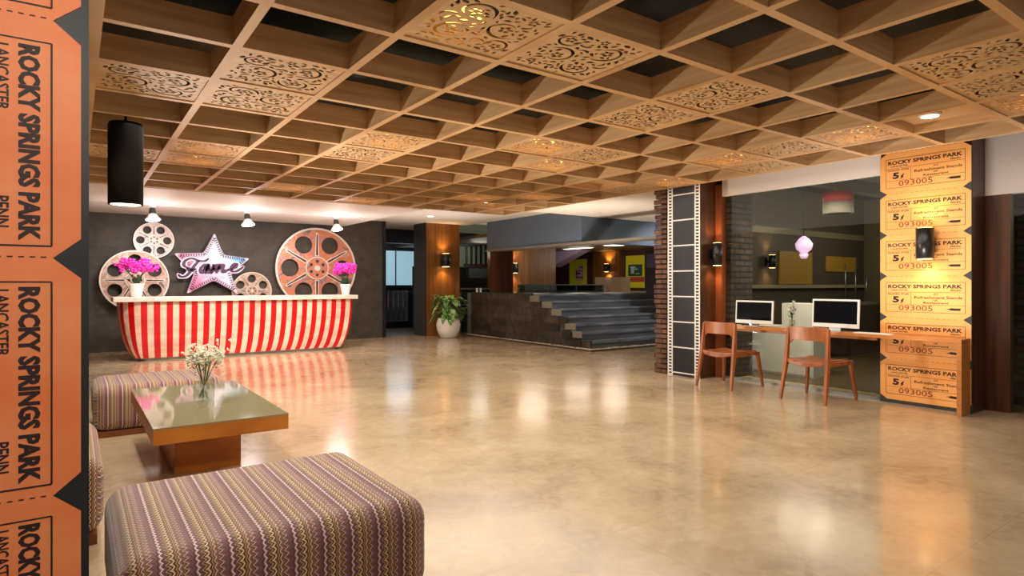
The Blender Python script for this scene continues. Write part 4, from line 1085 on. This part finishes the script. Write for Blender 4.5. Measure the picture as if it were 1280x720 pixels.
# pendant drum lamp
t = empty('drum_pendant', (9.0, 4.49, 2.37)); tag(t, 'red and white drum pendant lamp hanging behind the shop glass', 'pendant lamp')
bm = new_bm(); lathe(bm, [(.2, 0), (.2, .17), (.19, .17), (.19, 0)], seg=36); obj('white_band', bm, mat('drum_white', (214, 206, 192), .6), t)
bm = new_bm(); lathe(bm, [(.2, .171), (.195, .31), (.02, .315), (.0005, .3)], seg=36); obj('red_band', bm, mat('drum_red', (170, 42, 44), .6), t)
bm = new_bm(); cyl(bm, (0,0,.02), .16, .004); obj('lamp', bm, M_glow, t)
bm = new_bm(); cyl(bm, (0,0,.3), .006, .43, seg=8); obj('cord', bm, M_dark, t)
lamp('drum_light', 'SPOT', (9.0, 4.49, 2.34), 30, WARM, .1, (9.0, 4.49, 0), 2.4, .6)
lamp('drum_fill', 'POINT', (8.2, 4.0, 2.1), 10, WARM, .45)
sbx('trim_shop_ledge', (8.3, 13.4, 6.1, 6.2, 1.28, 1.34), mat('shop_ledge', (150, 138, 112), .5))
sbx('trim_shop_band', (8.3, 13.4, 6.16, 6.2, 2.25, 2.36), mat('shop_band', (120, 110, 90), .5))
sconce((9.92, 6.195, 1.75), (0, -1, 0), 'small black wall lamp glowing on the inner shop wall behind the glass', 5, .06, .22)
for k, x in enumerate((12.1, 12.5, 12.95)):
    t = tag(obj('steel_rod', (lambda b: (cyl(b, (x, 5.9, 1.0), .012, .75 - .1*k, seg=8), b)[1])(new_bm()), M_steel), 'thin steel rod standing on the inner counter behind the glass, %s of three' % ('leftmost', 'middle', 'rightmost')[k], 'rod', 'steel rods behind the glass')
t = empty('inner_counter', (12.4, 5.85, 0)); tag(t, 'dark inner counter under the steel rods behind the glass', 'counter')
bx('body', (-.9, .9, -.15, .2, 0, .95), mat('inner_counter_brown', (60, 46, 36), .5), t); bx('worktop', (-.93, .93, -.18, .22, .951, 1.0), mat('shop_ledge2', (110, 100, 84), .4), t)
t = empty('lantern', (9.0, 5.0, 1.74)); tag(t, 'small glowing violet lantern behind the shop glass', 'lantern')
bm = new_bm(); lathe(bm, [(.04, 0), (.065, .05), (.05, .09), (.11, .14), (.125, .22), (.08, .29), (.02, .34)], seg=20)
obj('shade', bm, mat('violet_lantern_glass', (220, 190, 230), .4, emit=(214, 176, 226), es=.7), t)
bm = new_bm(); cyl(bm, (0,0,.34), .005, 1.02, seg=8); obj('cord', bm, M_dark, t)
lamp('shop_fill', 'POINT', (11.8, 4.6, 2.3), 40, WARM, .4)
lamp('cabinet_fill', 'POINT', (8.0, 4.7, 2.0), 5, WARM, .5)  # added point to brighten the cabinet front
lamp('cabinet_fill_spot', 'SPOT', (7.85, 4.7, 2.9), 160, WARM, .2, (8.6, 5.0, .4), 1.3, .8)  # added spot on the cabinet, no such lamp in the shop
lamp('shop_fill', 'POINT', (9.4, 5.2, 2.4), 12, WARM, .4)
lamp('shop_fill', 'POINT', (10.2, .6, 2.5), 26, WARM, .4)
# shop seen at the right edge
sbx('wall_shop_brick', (8.6, 9.0, 2.25, 2.75, 0, 3.1), M_brickin)
sbx('wall_shop_pale', (11.4, 11.6, -1, 3.9, 0, 2.9), M_brickpale)
t = empty('chevron_sign', (11.38, 3.12, 1.86)); tag(t, 'white chevron arrow sign on the pale brick at the right edge', 'sign')
bm = new_bm()
for s_ in (-1, 1):
    vs = [bm.verts.new(p) for p in ((-.01, .07, s_*.12), (-.01, .03, s_*.12), (-.01, -.06, 0), (-.01, -.02, 0))]; bm.faces.new(vs)
    vs = [bm.verts.new(p) for p in ((.0, .07, s_*.12), (.0, .03, s_*.12), (.0, -.06, 0), (.0, -.02, 0))]; bm.faces.new(vs)
obj('arrow', bm, M_whitem, t)
t = empty('round_stool', (10.6, 2.86, 0)); tag(t, 'dark round topped stool at the right edge behind glass', 'stool')
bm = new_bm(); lathe(bm, [(.02, .52), (.2, .53), (.22, .56), (.22, .6), (.19, .63), (.01, .64)]); obj('seat', bm, M_dark, t)
bm = new_bm(); cyl(bm, (0,0,.02), .025, .5); lathe(bm, [(.18, 0), (.18, .015), (.03, .03)]); obj('pedestal', bm, M_steel, t)
